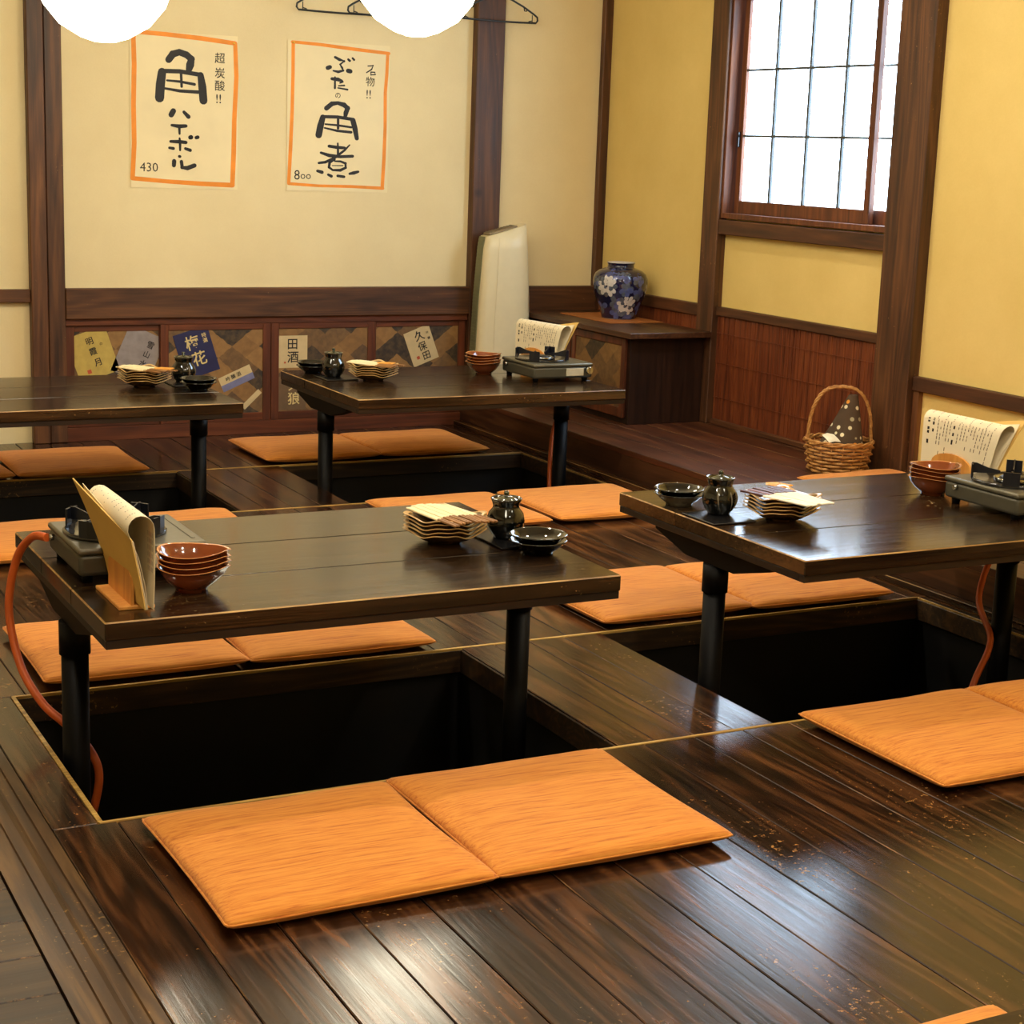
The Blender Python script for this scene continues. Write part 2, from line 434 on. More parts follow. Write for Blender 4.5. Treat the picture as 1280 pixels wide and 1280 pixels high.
def put_text(mb, s, origin, ux, uy, cx, cy, size, mi=0, lift=.0004, bold=0, rot=0):
    """write s on the plane origin + x*ux + y*uy, centred on (cx, cy)"""
    ux = Vector(ux); uy = Vector(uy); nn = ux.cross(uy).normalized()
    p = Vector(origin) + ux * cx + uy * cy + nn * lift
    mt = Matrix((ux.normalized(), uy.normalized(), nn)).transposed().to_4x4(); mt.translation = p
    mb.add_mesh(text_me(s, bold), mt @ Matrix.Rotation(rot, 4, 'Z') @ Matrix.Scale(size, 4), mi)
INKW = 1.12
def stroke(mb, pts, fn, mi=0):
    """brush stroke through (u, v, width); fn(u, v) -> 3-D point"""
    n = len(pts); L = []; R = []
    for i, (u, v, wd) in enumerate(pts):
        a = pts[max(i - 1, 0)]; b = pts[min(i + 1, n - 1)]
        dx, dy = b[0] - a[0], b[1] - a[1]; q = math.hypot(dx, dy) or 1
        nx, ny = -dy / q * wd / 2, dx / q * wd / 2
        L.append(fn(u + nx, v + ny)); R.append(fn(u - nx, v - ny))
    for i in range(n - 1): mb.quad((L[i], L[i + 1], R[i + 1], R[i]), mi)
    for (u, v, wd) in pts:
        f = mb.bm.faces.new([mb.bm.verts.new(fn(u + wd / 2 * math.cos(a * PI / 5), v + wd / 2 * math.sin(a * PI / 5))) for a in range(10)])
        f.material_index = mi

# ------------------------------------------------------------------ main dimensions (metres)
X1, X2, X3, X4 = .709, 1.779, 2.172, 3.207        # pit sides
PY = [(.463, 1.223), (2.894, 3.654), (5.344, 6.085)]
YW, XR = 6.83, 3.965
XP, HP = 3.272, .13
TZ = .366

# ------------------------------------------------------------------ floor
def build_floor():
    f = MB()
    # dark sub-floor slabs round the sunken foot wells
    ys = [-1.3] + [q for p in PY for q in p] + [YW + .1]
    for i in range(0, len(ys) - 1):
        y0, y1 = ys[i], ys[i + 1]
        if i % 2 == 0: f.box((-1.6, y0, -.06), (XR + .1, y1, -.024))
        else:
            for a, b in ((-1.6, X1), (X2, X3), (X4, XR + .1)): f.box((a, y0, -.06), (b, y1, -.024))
    fl = f.build('floor', 'pit', kind='structure')
    cache = {}
    def plank(x0, x1, y0, y1, axis=1, mat='floor', g=.0011, z=0):
        dx, dy = x1 - x0 - 2 * g, y1 - y0 - 2 * g
        k = (round(dx, 4), round(dy, 4), mat)
        if k not in cache:
            m = MB(); m.box((-dx / 2, -dy / 2, -.023), (dx / 2, dy / 2, 0), .0016, 0, 1)
            cache[k] = m.mesh('plank', [mat, 'worn_floor'])
        o = obj('plank', cache[k], fl, ((x0 + x1) / 2, (y0 + y1) / 2, z + random.uniform(-.0006, .0006)))
    P = .1225; xs = [.618] + [.61 + P * k for k in range(1, 22)] + [XP]
    rows = [(-1.25, PY[0][0] - .006), (PY[0][1] + .006, PY[1][0] - .006), (PY[1][1] + .006, PY[2][0] - .006), (PY[2][1] + .006, YW - .002)]
    for (y0, y1) in rows[1:]:
        for a, b in zip(xs[:-1], xs[1:]): plank(a, b, y0, y1)
    for (y0, y1) in PY[1:]:
        plank(.618, X1 - .0095, y0 - .006, y1 + .006)
        e = [X2, 1.868, 1.964, 2.064, X3]
        for a, b in zip(e[:-1], e[1:]): plank(a, b, y0 + .002, y1 - .002)
        plank(X4 + .006, XP, y0 - .006, y1 + .006)
    # near row, seen only at the frame's lower edge
    for a, b in zip(xs[:-1], xs[1:]):
        if b < X1 or a > X2: plank(a, b, -1.2, PY[0][1] + .005)
    # threshold with two sliding-door grooves, then the cross boards of the entrance side
    t = MB()
    prof = [(.502, 0), (.522, 0), (.5235, -.004), (.541, -.004), (.5425, 0), (.562, 0), (.568, .0025), (.574, 0), (.5755, -.004), (.594, -.004), (.5955, 0), (.6165, 0)]
    t.prism([(.502, -.03)] + prof + [(.6165, -.03)], -1.2, YW - .01, 'y')
    t.build('threshold', 'track', fl)
    yy = 1.03
    while yy < 4.6:
        plank(-.55, .4995, yy, yy + .1265, mat='floor_x'); yy += .1265
    # bright worn strips round the wells
    for (y0, y1) in PY[1:]:
        s = MB()
        for ye in (y0 - .003, y1 + .003):
            s.box((X1 - .008, ye - .0040, -.02), (X4 + .004, ye + .0040, .0014), .0006)
        s.box((X1 - .010, y0, -.02), (X1 - .0005, y1, .0014), .0006)
        s.box((X4 + .0005, y0, -.02), (X4 + .004, y1, .0010), .0006)
        s.build('edge_strip', 'edging', fl)
    # foot wells: wooden rim boards and dark boxes below
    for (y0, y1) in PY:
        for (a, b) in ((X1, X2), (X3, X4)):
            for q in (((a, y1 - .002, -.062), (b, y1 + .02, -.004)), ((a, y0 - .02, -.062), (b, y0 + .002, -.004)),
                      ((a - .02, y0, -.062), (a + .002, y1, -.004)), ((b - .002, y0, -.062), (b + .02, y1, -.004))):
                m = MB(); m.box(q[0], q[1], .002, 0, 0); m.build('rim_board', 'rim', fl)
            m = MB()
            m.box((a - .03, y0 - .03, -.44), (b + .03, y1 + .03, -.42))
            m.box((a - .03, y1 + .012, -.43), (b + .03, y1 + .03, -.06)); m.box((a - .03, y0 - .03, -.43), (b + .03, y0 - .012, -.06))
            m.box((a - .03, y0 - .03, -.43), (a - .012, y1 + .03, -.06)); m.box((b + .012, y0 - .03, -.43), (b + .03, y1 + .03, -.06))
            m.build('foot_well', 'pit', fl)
    return fl
FLOOR = build_floor()

# ------------------------------------------------------------------ raised platform along the right wall
def build_platform():
    p = MB(); p.box((XP + .012, -1.2, 0), (XR, YW, HP - .022)); pl = p.build('floor_platform', 'pit', kind='structure')
    xs = [XP - .004, 3.40, 3.53, 3.66, 3.79, 3.92, XR]
    for a, b in zip(xs[:-1], xs[1:]):
        m = MB(); m.box((a + .001, -1.2, HP - .022), (b - .001, YW - .002, HP), .0016, 0, 1); m.build('plank', ['platform', 'worn_floor'], pl)
    m = MB(); m.box((XP, -1.2, .021), (XP + .012, YW - .002, HP - .022)); m.build('riser_board', 'cabinet_top', pl)
    m = MB(); m.box((XP - .03, -1.2, 0), (XP + .012, YW - .002, .020), .002, 0, 1); m.build('foot_board', ['floor', 'worn'], pl)
build_platform()

# ------------------------------------------------------------------ walls
m = MB(); m.box((-1.6, YW, -.1), (XR + .1, YW + .1, 2.45)); WB = m.build('wall_back', 'plaster', kind='structure')
WY0, WY1, WZ0, WZ1 = 4.79, 5.83, .96, 1.86          # window opening in the right wall
m = MB()
m.box((XR, -1.3, -.1), (XR + .1, WY0, 2.45)); m.box((XR, WY1, -.1), (XR + .1, YW + .1, 2.45))
m.box((XR, WY0, -.1), (XR + .1, WY1, WZ0)); m.box((XR, WY0, WZ1), (XR + .1, WY1, 2.45))
WR = m.build('wall_right', 'plaster_r', kind='structure')
m = MB(); m.box((-1.7, -1.3, -.1), (-1.6, YW + .1, 2.45)); m.build('wall_left', 'plaster', kind='structure')
m = MB(); m.box((-1.7, -1.4, -.1), (XR + .1, -1.3, 2.45)); m.build('wall_front', 'plaster', kind='structure')
m = MB(); m.box((-1.7, -1.4, 2.4), (XR + .1, YW + .1, 2.5)); m.build('ceiling', 'ceiling', kind='structure')

# posts, rails (trim)
def trim(n, a, b, mat, bev=.003, extra=None):
    q = MB(); q.box(a, b, bev)
    if extra: extra(q)
    return q.build('trim_%d' % n, mat, kind='structure')
trim(1, (1.414, 6.786, 0), (1.477, YW + .005, 2.4), 'post')
trim(2, (1.480, 6.792, 0), (1.546, YW + .005, 2.4), 'post')
trim(3, (3.296, 6.786, 0), (3.428, YW + .005, 2.4), 'post')
trim(4, (-1.6, 6.80, .555), (1.414, YW + .005, .605), 'rail')
trim(5, (1.546, 6.786, .489), (3.296, YW + .005, .608), 'rail')
trim(6, (3.428, 6.786, .489), (3.93, YW + .005, .608), 'rail')
trim(7, (3.925, 6.80, HP), (XR + .005, YW + .005, 2.4), 'post')
trim(8, (3.922, WY1, HP), (XR + .005, 5.945, 2.4), 'post')
trim(9, (3.916, 4.605, HP), (XR + .005, WY0, 2.4), 'post')
trim(10, (3.938, 5.945, .557), (XR + .005, 6.80, .606), 'rail_y')
trim(11, (3.938, WY0, .572), (XR + .005, WY1, .607), 'rail_y')
trim(12, (3.938, WY0, HP), (XR + .005, WY1, HP + .022), 'rail_y')
trim(13, (3.938, -1.3, .435), (XR + .005, 4.605, .484), 'rail_y')
trim(14, (3.926, WY0, .897), (XR + .005, WY1, .955), 'rail_y')
trim(15, (3.926, WY0, WZ1 + .002), (XR + .005, WY1, WZ1 + .06), 'rail_y')
trim(16, (3.945, 4.575, HP), (XR + .005, 4.604, .435), 'post', .001)

# bamboo reed panels on the right wall
for (y0, y1, z0, z1, nm) in ((WY0 + .001, WY1 - .001, HP + .022, .572, 1), (5.946, 6.799, HP + .002, .557, 2)):
    q = MB(); y = y0; 
    while y < y1 - .004:
        wd = min(random.uniform(.008, .013), y1 - y)
        q.box((3.950 + random.uniform(0, .003), y + .0006, z0), (XR + .004, y + wd - .0006, z1), 0)
        y += wd
    for zz in (.24, .38, .5): q.box((3.9485, y0, zz), (3.9535, y1, zz + .0025))
    o = q.build('bamboo_slats', 'bamboo', WR, kind='stuff')

# ------------------------------------------------------------------ window
def build_window():
    q = MB()
    for a, b in (((XR - .03, WY1 - .012, WZ0), (XR + .1, WY1 - .0005, WZ1)), ((XR - .03, WY0 + .0005, WZ0), (XR + .1, WY0 + .012, WZ1)),
                 ((XR - .03, WY0 + .012, WZ1 - .014), (XR + .1, WY1 - .012, WZ1 - .0005)), ((XR - .032, WY0 + .012, WZ0 + .0005), (XR + .1, WY1 - .012, WZ0 + .022))):
        q.box(a, b, .0015)
    wn = q.build('window_1', 'frame_dark', kind='structure')
    def sash(x, y0, y1, cols):
        zb, zt = WZ0 + .022, WZ1 - .014
        q = MB()
        q.box((x, y0, zb), (x + .024, y0 + .032, zt), .0015); q.box((x, y1 - .032, zb), (x + .024, y1, zt), .0015)
        q.box((x, y0 + .032, zb), (x + .024, y1 - .032, zb + .05), .0015); q.box((x, y0 + .032, zt - .045), (x + .024, y1 - .032, zt), .0015)
        q.build('sash', 'frame_dark', wn)
        gy0, gy1, gz0, gz1 = y0 + .032, y1 - .032, zb + .05, zt - .045
        e = [gy0] + cols + [gy1]
        for yc in cols:
            q = MB(); q.box((x + .002, yc - .006, gz0), (x + .014, yc + .006, gz1), .0008); q.build('muntin', 'muntin', wn)
        for i in range(1, 3):
            q = MB(); zc = gz0 + .252 * i; q.box((x + .003, gy0, zc - .0045), (x + .013, gy1, zc + .0045), .0008); q.build('muntin', 'muntin', wn)
        q = MB(); zz = [gz0, gz0 + .252, gz0 + .504, gz1]
        for ya, yb in zip(e[:-1], e[1:]):
            for j in range(3):
                q = MB(); q.box((x + .0145, ya + .0005, zz[j] + .0005), (x + .018, yb - .0005, zz[j + 1] - .0005)); q.build('pane', 'pane', wn)
    sash(XR + .012, 4.958, 5.802, [5.145, 5.36, 5.575])
    sash(XR + .045, WY0 + .014, 5.29, [5.05])
    # the back sash keeps an open track behind the near one
    q = MB(); q.box((XR + .0, 5.782, 1.24), (XR + .012, 5.792, 1.30), .002); q.build('latch', 'black_metal', wn)
build_window()

# ------------------------------------------------------------------ fitted wall cupboard with patched-paper doors
def label_plate(parent, name, cx, cz, w_, h_, rot, y, mat, texts, label):
    """paper label glued on a door facing -y; texts: (string, x, z, size, ink index)"""
    q = MB(); c, s_ = math.cos(rot), math.sin(rot)
    ux = Vector((c, 0, s_)); uz = Vector((-s_, 0, c))
    def P(a, b, d=0): return Vector((cx, y, cz)) + ux * a + uz * b + Vector((0, -d, 0))
    for d in (0,):
        pts = [(-w_ / 2, -h_ / 2), (w_ / 2, -h_ / 2), (w_ / 2, h_ / 2), (-w_ / 2, h_ / 2)]
        A = [q.bm.verts.new(P(a, b, .0)) for a, b in pts]; B = [q.bm.verts.new(P(a, b, .0012)) for a, b in pts]
        q.bm.faces.new(A); q.bm.faces.new(B)
        for i in range(4): q.bm.faces.new((A[i], A[(i + 1) % 4], B[(i + 1) % 4], B[i]))
    for (t_, a, b, sz, mi) in texts:
        if t_ == '#':
            q.quad([P(a - sz / 2, b - sz / 2, .0016), P(a + sz / 2, b - sz / 2, .0016), P(a + sz / 2, b + sz / 2, .0016), P(a - sz / 2, b + sz / 2, .0016)], mi)
        elif t_ == '=':
            q.quad([P(-w_ / 2, -h_ / 2, .0016), P(w_ / 2, -h_ / 2, .0016), P(w_ / 2, b, .0016), P(-w_ / 2, b, .0016)], mi)
        else: put_text(q, t_, P(0, 0, .0012), ux, uz, a, b, sz, mi, .0008, .012)
    return q.build(name, mat, parent, label=label)

def build_cupboard():
    c = thing('wall_cupboard', 'low fitted cupboard under the back wall rail, sliding doors papered in brown diamond patches', 'cupboard', (1.546, 6.80, 0))
    ox, oy = 1.546, 6.80
    q = MB(); q.box((0, .002, 0), (1.748, .03, .055), .001); q.box((0, .002, .462), (1.748, .03, .489), .001); q.build('track_rail', 'doorframe_x', c)
    q = MB(); q.box((0, .024, .055), (1.748, .03, .462)); q.build('back_panel', 'cabinet', c)
    doors = [(1.548, 1.955, .014), (1.925, 2.392, .003), (2.394, 2.860, .003), (2.835, 3.292, .014)]
    for i, (x0, x1, dy) in enumerate(doors):
        q = MB(); st = .034
        x0 -= ox; x1 -= ox
        q.box((x0, dy, .056), (x0 + st, dy + .009, .461), .0012); q.box((x1 - st, dy, .056), (x1, dy + .009, .461), .0012)
        q.box((x0 + st, dy, .056), (x1 - st, dy + .009, .09), .0012, 1, 1); q.box((x0 + st, dy, .437), (x1 - st, dy + .009, .461), .0012, 1, 1)
        d = q.build('door', ['doorframe', 'doorframe_x'], c)
        q = MB(); q.box((x0 + st, dy + .004, .09), (x1 - st, dy + .008, .437)); q.build('paper_panel', 'patch', d)
        yy = dy + .0036
        L = lambda *a: label_plate(d, 'paper_label', a[0] - ox, a[1], *a[2:5], yy, *a[5:])
        if i == 0:
            L(1.655, .345, .165, .19, .33, ['label_y', 'ink', 'seal'], [('明', .005, .055, .032, 1), ('霞', .006, .012, .032, 1), ('月', .008, -.035, .034, 1), ('の', .045, .03, .014, 1), ('#', -.035, -.06, .016, 2)], 'yellow label with black brush writing')
            L(1.838, .34, .16, .20, -.42, ['label_g', 'ink', 'label_l'], [('雪', .03, .055, .032, 1), ('山', .03, .015, .03, 1), ('水', .03, -.025, .03, 1), ('#', .055, -.04, .04, 2)], 'grey lilac label with dark brush writing')
        if i == 1:
            L(2.075, .345, .15, .19, .30, ['label_b', 'gold'], [('梅', -.005, .045, .062, 1), ('花', .005, -.025, .062, 1), ('特', .05, .06, .02, 1), ('選', .05, .038, .02, 1), ('銘', -.055, -.02, .02, 1)], 'navy label with cream writing')
            L(2.245, .235, .145, .062, .40, ['label_w', 'ink', 'label_l'], [('=', 0, -.004, 0, 2), ('吟', -.035, .013, .02, 1), ('醸', -.01, .013, .02, 1), ('酒', .015, .013, .02, 1)], 'small white and pale blue label with three characters')
            L(2.31, .145, .10, .022, .75, ['label_w'], [], 'torn pale paper strip')
        if i == 2:
            L(2.49, .34, .128, .135, 0, ['label_w', 'ink', 'seal'], [('田', -.002, .032, .05, 1), ('酒', .0, -.022, .052, 1), ('#', -.035, -.045, .008, 2)], 'white label reading 田酒')
            L(2.485, .165, .128, .14, 0, ['label_d', 'gold'], [('天', .01, .032, .05, 1), ('狼', .01, -.022, .055, 1)], 'brown grey label with pale writing')
        if i == 3:
            L(3.083, .352, .125, .155, .36, ['label_w', 'ink', 'seal'], [('久', .005, .045, .048, 1), ('保', .004, -.003, .042, 1), ('田', .01, -.048, .04, 1), ('吟', .045, .045, .013, 1), ('醸', .045, .02, .013, 1), ('#', -.03, -.045, .014, 2)], 'white label reading 久保田')
build_cupboard()

# ------------------------------------------------------------------ corner cabinet, mat, vase
def build_corner():
    c = thing('corner_cabinet', 'dark low wooden cabinet filling the corner of the raised platform under the vase', 'cabinet', (3.745, 6.3, HP))
    ox, oy, oz = 3.745, 6.3, HP
    B = lambda q, a, b, bev=.0015: q.box((a[0] - ox, a[1] - oy, a[2] - oz), (b[0] - ox, b[1] - oy, b[2] - oz), bev)
    q = MB(); B(q, (3.575, 5.875, HP), (3.92, 6.78, .482)); q.build('body', 'cabinet', c)
    q = MB(); B(q, (3.535, 5.82, .482), (3.921, 6.784, .505), .002); q.build('top_board', 'cabinet_top', c)
    for (y0, y1) in ((5.90, 6.34), (6.35, 6.775)):
        q = MB(); B(q, (3.562, y0, .155), (3.575, y0 + .03, .475)); B(q, (3.562, y1 - .03, .155), (3.575, y1, .475))
        B(q, (3.562, y0 + .03, .155), (3.575, y1 - .03, .195)); B(q, (3.562, y0 + .03, .445), (3.575, y1 - .03, .475))
        d = q.build('door', 'doorframe', c)
        q = MB(); B(q, (3.568, y0 + .03, .195), (3.575, y1 - .03, .445), 0); q.build('paper_panel', 'patch', d)
    q = MB(); q.box((-.13, -.2, 0), (.13, .23, .0035), .001)
    tag(q.build('table_mat', 'mat', loc=(3.785, 6.385, .505)), 'thin orange brown woven mat under the blue and white vase', 'mat')
build_corner()

def build_vase():
    v = thing('vase', 'blue and white porcelain vase painted with large pale peonies, on the corner cabinet', 'vase', (3.80, 6.36, .5085))
    K = .000257
    pr = [(.070, 0), (.074, .003), (.076, .012), (.087, .045), (.098, .075), (.107, .096), (.114, .125), (.1165, .155), (.1155, .172), (.108, .190), (.092, .204), (.070, .212), (.058, .216), (.056, .228), (.060, .236), (.0615, .239)]
    inner = [(.0575, .239), (.052, .226), (.052, .215), (.08, .19), (.08, .1)]
    mis = [1] + [0] * 13 + [1] + [1] * 2 + [1] * 4
    q = MB(); q.lathe(pr + inner, 48, mis=mis[:len(pr) + len(inner) - 1]); q.build('body', ['porcelain', 'petal_w'], v)
    def rad(z):
        for (r0, z0), (r1, z1) in zip(pr[:-1], pr[1:]):
            if z0 <= z <= z1: return r0 + (r1 - r0) * (z - z0) / max(z1 - z0, 1e-6)
        return .06
    def surf(th, z, lift): 
        r = rad(z) + lift; return (r * math.cos(th), r * math.sin(th), z)
    def petal(q, th, z, L, W, ang, lift, mi):
        # ellipse petal drawn on the surface
        pts = []; r = rad(z)
        for k in range(12):
            a = 2 * PI * k / 12; ex = L / 2 * math.cos(a); ey = W / 2 * math.sin(a)
            dx = ex * math.cos(ang) - ey * math.sin(ang); dz = ex * math.sin(ang) + ey * math.cos(ang)
            pts.append(surf(th + dx / r, min(max(z + dz, .002), .214), lift))
        cv = q.bm.verts.new(surf(th, z, lift + .0003))
        vs = [q.bm.verts.new(p) for p in pts]
        for i in range(12):
            f = q.bm.faces.new((cv, vs[i], vs[(i + 1) % 12])); f.material_index = mi; f.smooth = True
    view = math.atan2(-6.36, -3.80)
    for (dth, z, R, mi) in ((-.50, .142, .046, 0), (.33, .062, .042, 0), (1.6, .13, .044, 0), (-1.9, .09, .044, 0), (2.8, .13, .044, 0)):
        q = MB(); th = view + dth; r = rad(z)
        for ring, (n, rr, L, W, off) in enumerate(((11, .76, .56, .44, .0006), (8, .44, .46, .40, .0011), (4, .16, .34, .28, .0016))):
            for k in range(n):
                a = 2 * PI * k / n + ring * .3
                petal(q, th + rr * R * math.cos(a) / r, z + rr * R * math.sin(a), L * R, W * R, a, off + .00012 * (k % 3), 0 if (k + ring) % 4 else 1)
        petal(q, th, z, .2 * R, .16 * R, 0, .002, 2)
        q.build('painted_flower', ['petal_w', 'petal_c', 'porcelain'], v)
    q = MB(); rnd = random.Random(3)
    for (dth, z, n) in ((.15, .185, 6), (.25, .13, 7), (.75, .17, 6), (.8, .11, 7), (-.15, .075, 4), (-.1, .03, 5), (-1.1, .15, 6), (-.35, .19, 4), (.55, .02, 4), (-.9, .05, 3), (1.2, .05, 5), (2.2, .1, 6), (-2.4, .15, 6), (3.1, .05, 5)):
        for k in range(n):
            a = 2 * PI * k / n + rnd.random()
            petal(q, view + dth + .017 * math.cos(a) / rad(z), z + .016 * math.sin(a), .032, .023, a, .0004 + .0001 * k, rnd.choice((0, 0, 1)))
    q.build('painted_leaves', ['petal_b', 'petal_c'], v)
build_vase()

# ------------------------------------------------------------------ air purifier
def build_purifier():
    p = thing('air_purifier', 'tall white tower air purifier standing against the dark middle post', 'air purifier', (3.408, 6.690, HP))
    p.rotation_euler.z = -.10
    q = MB(); lv = [(0, .128, .060), (.2, .125, .060), (.45, .116, .058), (.65, .103, .054), (.725, .092, .050)]
    rings = []
    for (z, hx, hy) in lv:
        ring = []
        prof = [(-1, 1), (-1, -.35), (-.93, -.62), (-.75, -.84), (-.4, -.97), (.1, -1), (.55, -.95), (.85, -.75), (1, -.3), (1, 1)]
        for (a, b) in prof:
            zz = z + (.028 * (a + .2) if z > .7 else 0)
            ring.append(q.bm.verts.new((a * hx, b * hy, zz)))
        rings.append(ring)
    for A, Bn in zip(rings[:-1], rings[1:]):
        n = len(A)
        for k in range(n):
            f = q.bm.faces.new((A[k], A[(k + 1) % n], Bn[(k + 1) % n], Bn[k])); f.smooth = k not in (0, n - 1, n - 2)
            f.material_index = 0
    q.bm.faces.new(rings[0][::-1]); q.bm.faces.new(rings[-1])
    q.build('housing', 'purifier', p)
    # side grille: recessed grey strip with fine ribs following the taper
    q = MB()
    def hxz(z):
        for (z0, a0, _), (z1, a1, _) in zip(lv[:-1], lv[1:]):
            if z <= z1: return a0 + (a1 - a0) * (z - z0) / (z1 - z0)
        return lv[-1][1]
    q.sheet([[(-hxz(z) - .0015, y, z) for y in (-.016, .02, .052)] for z in (.02, .2, .45, .65, .70)], .002)
    for i in range(44):
        z = .024 + i * .0153; q.box((-hxz(z) - .0040, -.014, z), (-hxz(z) - .001, .050, z + .006))
    q.build('side_grille', 'purifier_side', p)
    q = MB(); q.box((-.068, -.034, 0), (.068, .04, .012), .004)
    for k in range(9): q.box((-.06 + k * .014, -.024, .012), (-.052 + k * .014, .03, .0145), .0005)
    o = q.build('control_panel', 'purifier_top', p, (-.018, .0, .7225)); o.rotation_euler = (0, -.265, 0)
    q = MB(); q.box((-.132, -.064, 0), (.132, .062, .018), .006, seg=2); q.build('base', 'purifier', p)
    q = MB(); q.tube([(-.058, -.0575, .03), (-.057, -.0575, .3), (-.05, -.0562, .5), (-.043, -.0525, .70)], .0010, 6); q.build('front_seam', 'purifier', p)
build_purifier()

# ------------------------------------------------------------------ posters
def build_poster(name, label, u0, u1, v0, v1, ax, ay, bx, by, draw):
    """design drawn on a sheet pinned to the back wall; (u, v) are design units, x = ax + bx*u, z = ay - by*v + shear"""
    x0, x1 = ax + bx * u0, ax + bx * u1; z1, z0 = ay - by * v0, ay - by * v1
    cx, cz = (x0 + x1) / 2, (z0 + z1) / 2
    q = MB(); cols, rws = 8, 10
    rows = []
    for i in range(rws + 1):
        r = []
        for j in range(cols + 1):
            a, b = j / cols, i / rws
            bulge = .0022 * math.sin(a * PI) * math.sin(b * PI * 1.3 + .4) + .0008 * (max(0, b - .85) / .15) ** 2
            r.append((x0 - cx + (x1 - x0) * a, -bulge, z1 - cz + (z0 - z1) * b))
        rows.append(r)
    q.sheet(rows, .0005)
    o = q.build(name, 'posterpaper', loc=(cx, YW - .003, cz))
    tag(o, label, 'poster', 'hand-lettered menu posters on the back wall')
    def surfy(a, b): return -(.0022 * math.sin(a * PI) * math.sin(b * PI * 1.3 + .4) + .0008 * (max(0, b - .85) / .15) ** 2)
    def fn(u, v, lift=.0009):
        a = (u - u0) / (u1 - u0); b = (v - v0) / (v1 - v0)
        return Vector((ax + bx * u - cx, surfy(min(max(a, 0), 1), min(max(b, 0), 1)) - lift, ay - by * v - cz))
    q = MB(); draw(q, fn, 'border'); q.build('border_line', 'marker', o)
    q = MB(); draw(q, fn, 'ink'); q.build('brush_writing', 'ink', o, kind='stuff')
    q = MB(); draw(q, fn, 'pin'); q.build('pin', 'pin', o)
    return o
def T(q, fn, s, u, v, size, bold=.0):
    put_text(q, s, fn(u, v, .0012), (1, 0, 0), (0, 0, 1), 0, 0, size, 0, 0, bold)
S1 = .53 * 10 ** -3
def draw1(q, fn, what):
    S = lambda *p: stroke(q, [(a, b, c * INKW) for a, b, c in p], fn)
    if what == 'border':
        for p in ([(55, 60, 34), (60, 300, 36), (52, 600, 36), (55, 900, 36), (40, 1170, 34)], [(60, 52, 32), (300, 58, 34), (560, 72, 36), (830, 95, 34)],
                  [(832, 95, 32), (842, 350, 34), (826, 700, 36), (822, 950, 38), (812, 1205, 36)], [(45, 1170, 34), (300, 1188, 32), (560, 1200, 36), (812, 1206, 38)]): stroke(q, p, fn)
    elif what == 'pin':
        c = fn(822, 98, .003); q.lathe([(.0035, 0), (.005, .002), (.004, .004), (.0001, .005)], 10, c)
    else:
        S((318, 250, 46), (350, 205, 50), (400, 188, 46), (455, 205, 48), (490, 235, 52), (482, 280, 56), (470, 325, 40))
        S((248, 545, 62), (255, 440, 62), (268, 345, 56)); S((262, 338, 30), (400, 334, 30), (560, 352, 30))
        S((562, 355, 44), (575, 440, 56), (584, 550, 56))
        S((305, 408, 14), (400, 412, 18), (515, 428, 20)); S((412, 350, 18), (416, 450, 18)); S((290, 470, 16), (400, 484, 22), (545, 486, 24))
        S((352, 640, 38), (336, 670, 38)); S((434, 645, 22), (468, 680, 30))
        S((340, 750, 18), (395, 757, 28), (448, 752, 24)); S((398, 765, 18), (400, 815, 14))
        S((482, 840, 30), (488, 838, 32)); S((528, 840, 24), (540, 836, 26))
        S((332, 876, 20), (395, 876, 26), (448, 880, 24)); S((400, 850, 14), (404, 900, 18), (404, 942, 14)); S((322, 926, 18), (352, 930, 22)); S((445, 928, 20), (482, 940, 24))
        S((398, 990, 20), (403, 991, 20)); S((358, 1028, 30), (356, 1062, 28)); S((414, 1030, 24), (420, 1075, 28), (460, 1080, 32), (515, 1058, 30))
        for s, v in (('超', 215), ('炭', 330), ('酸', 428)): T(q, fn, s, 712, v, .044, .004)
        T(q, fn, '!!', 702, 530, .05, .004)
        T(q, fn, '430', 165, 1080, .050, -.004)
E1 = .003225 / 6.097
build_poster('poster', 'white poster with orange border reading 角ハイボール 430, left of the two on the wall', 28, 852, 40, 1240,
             1.822 + (160 - 166) * .003225, 1.606 + .018, E1, .003055 / 6.097, draw1)
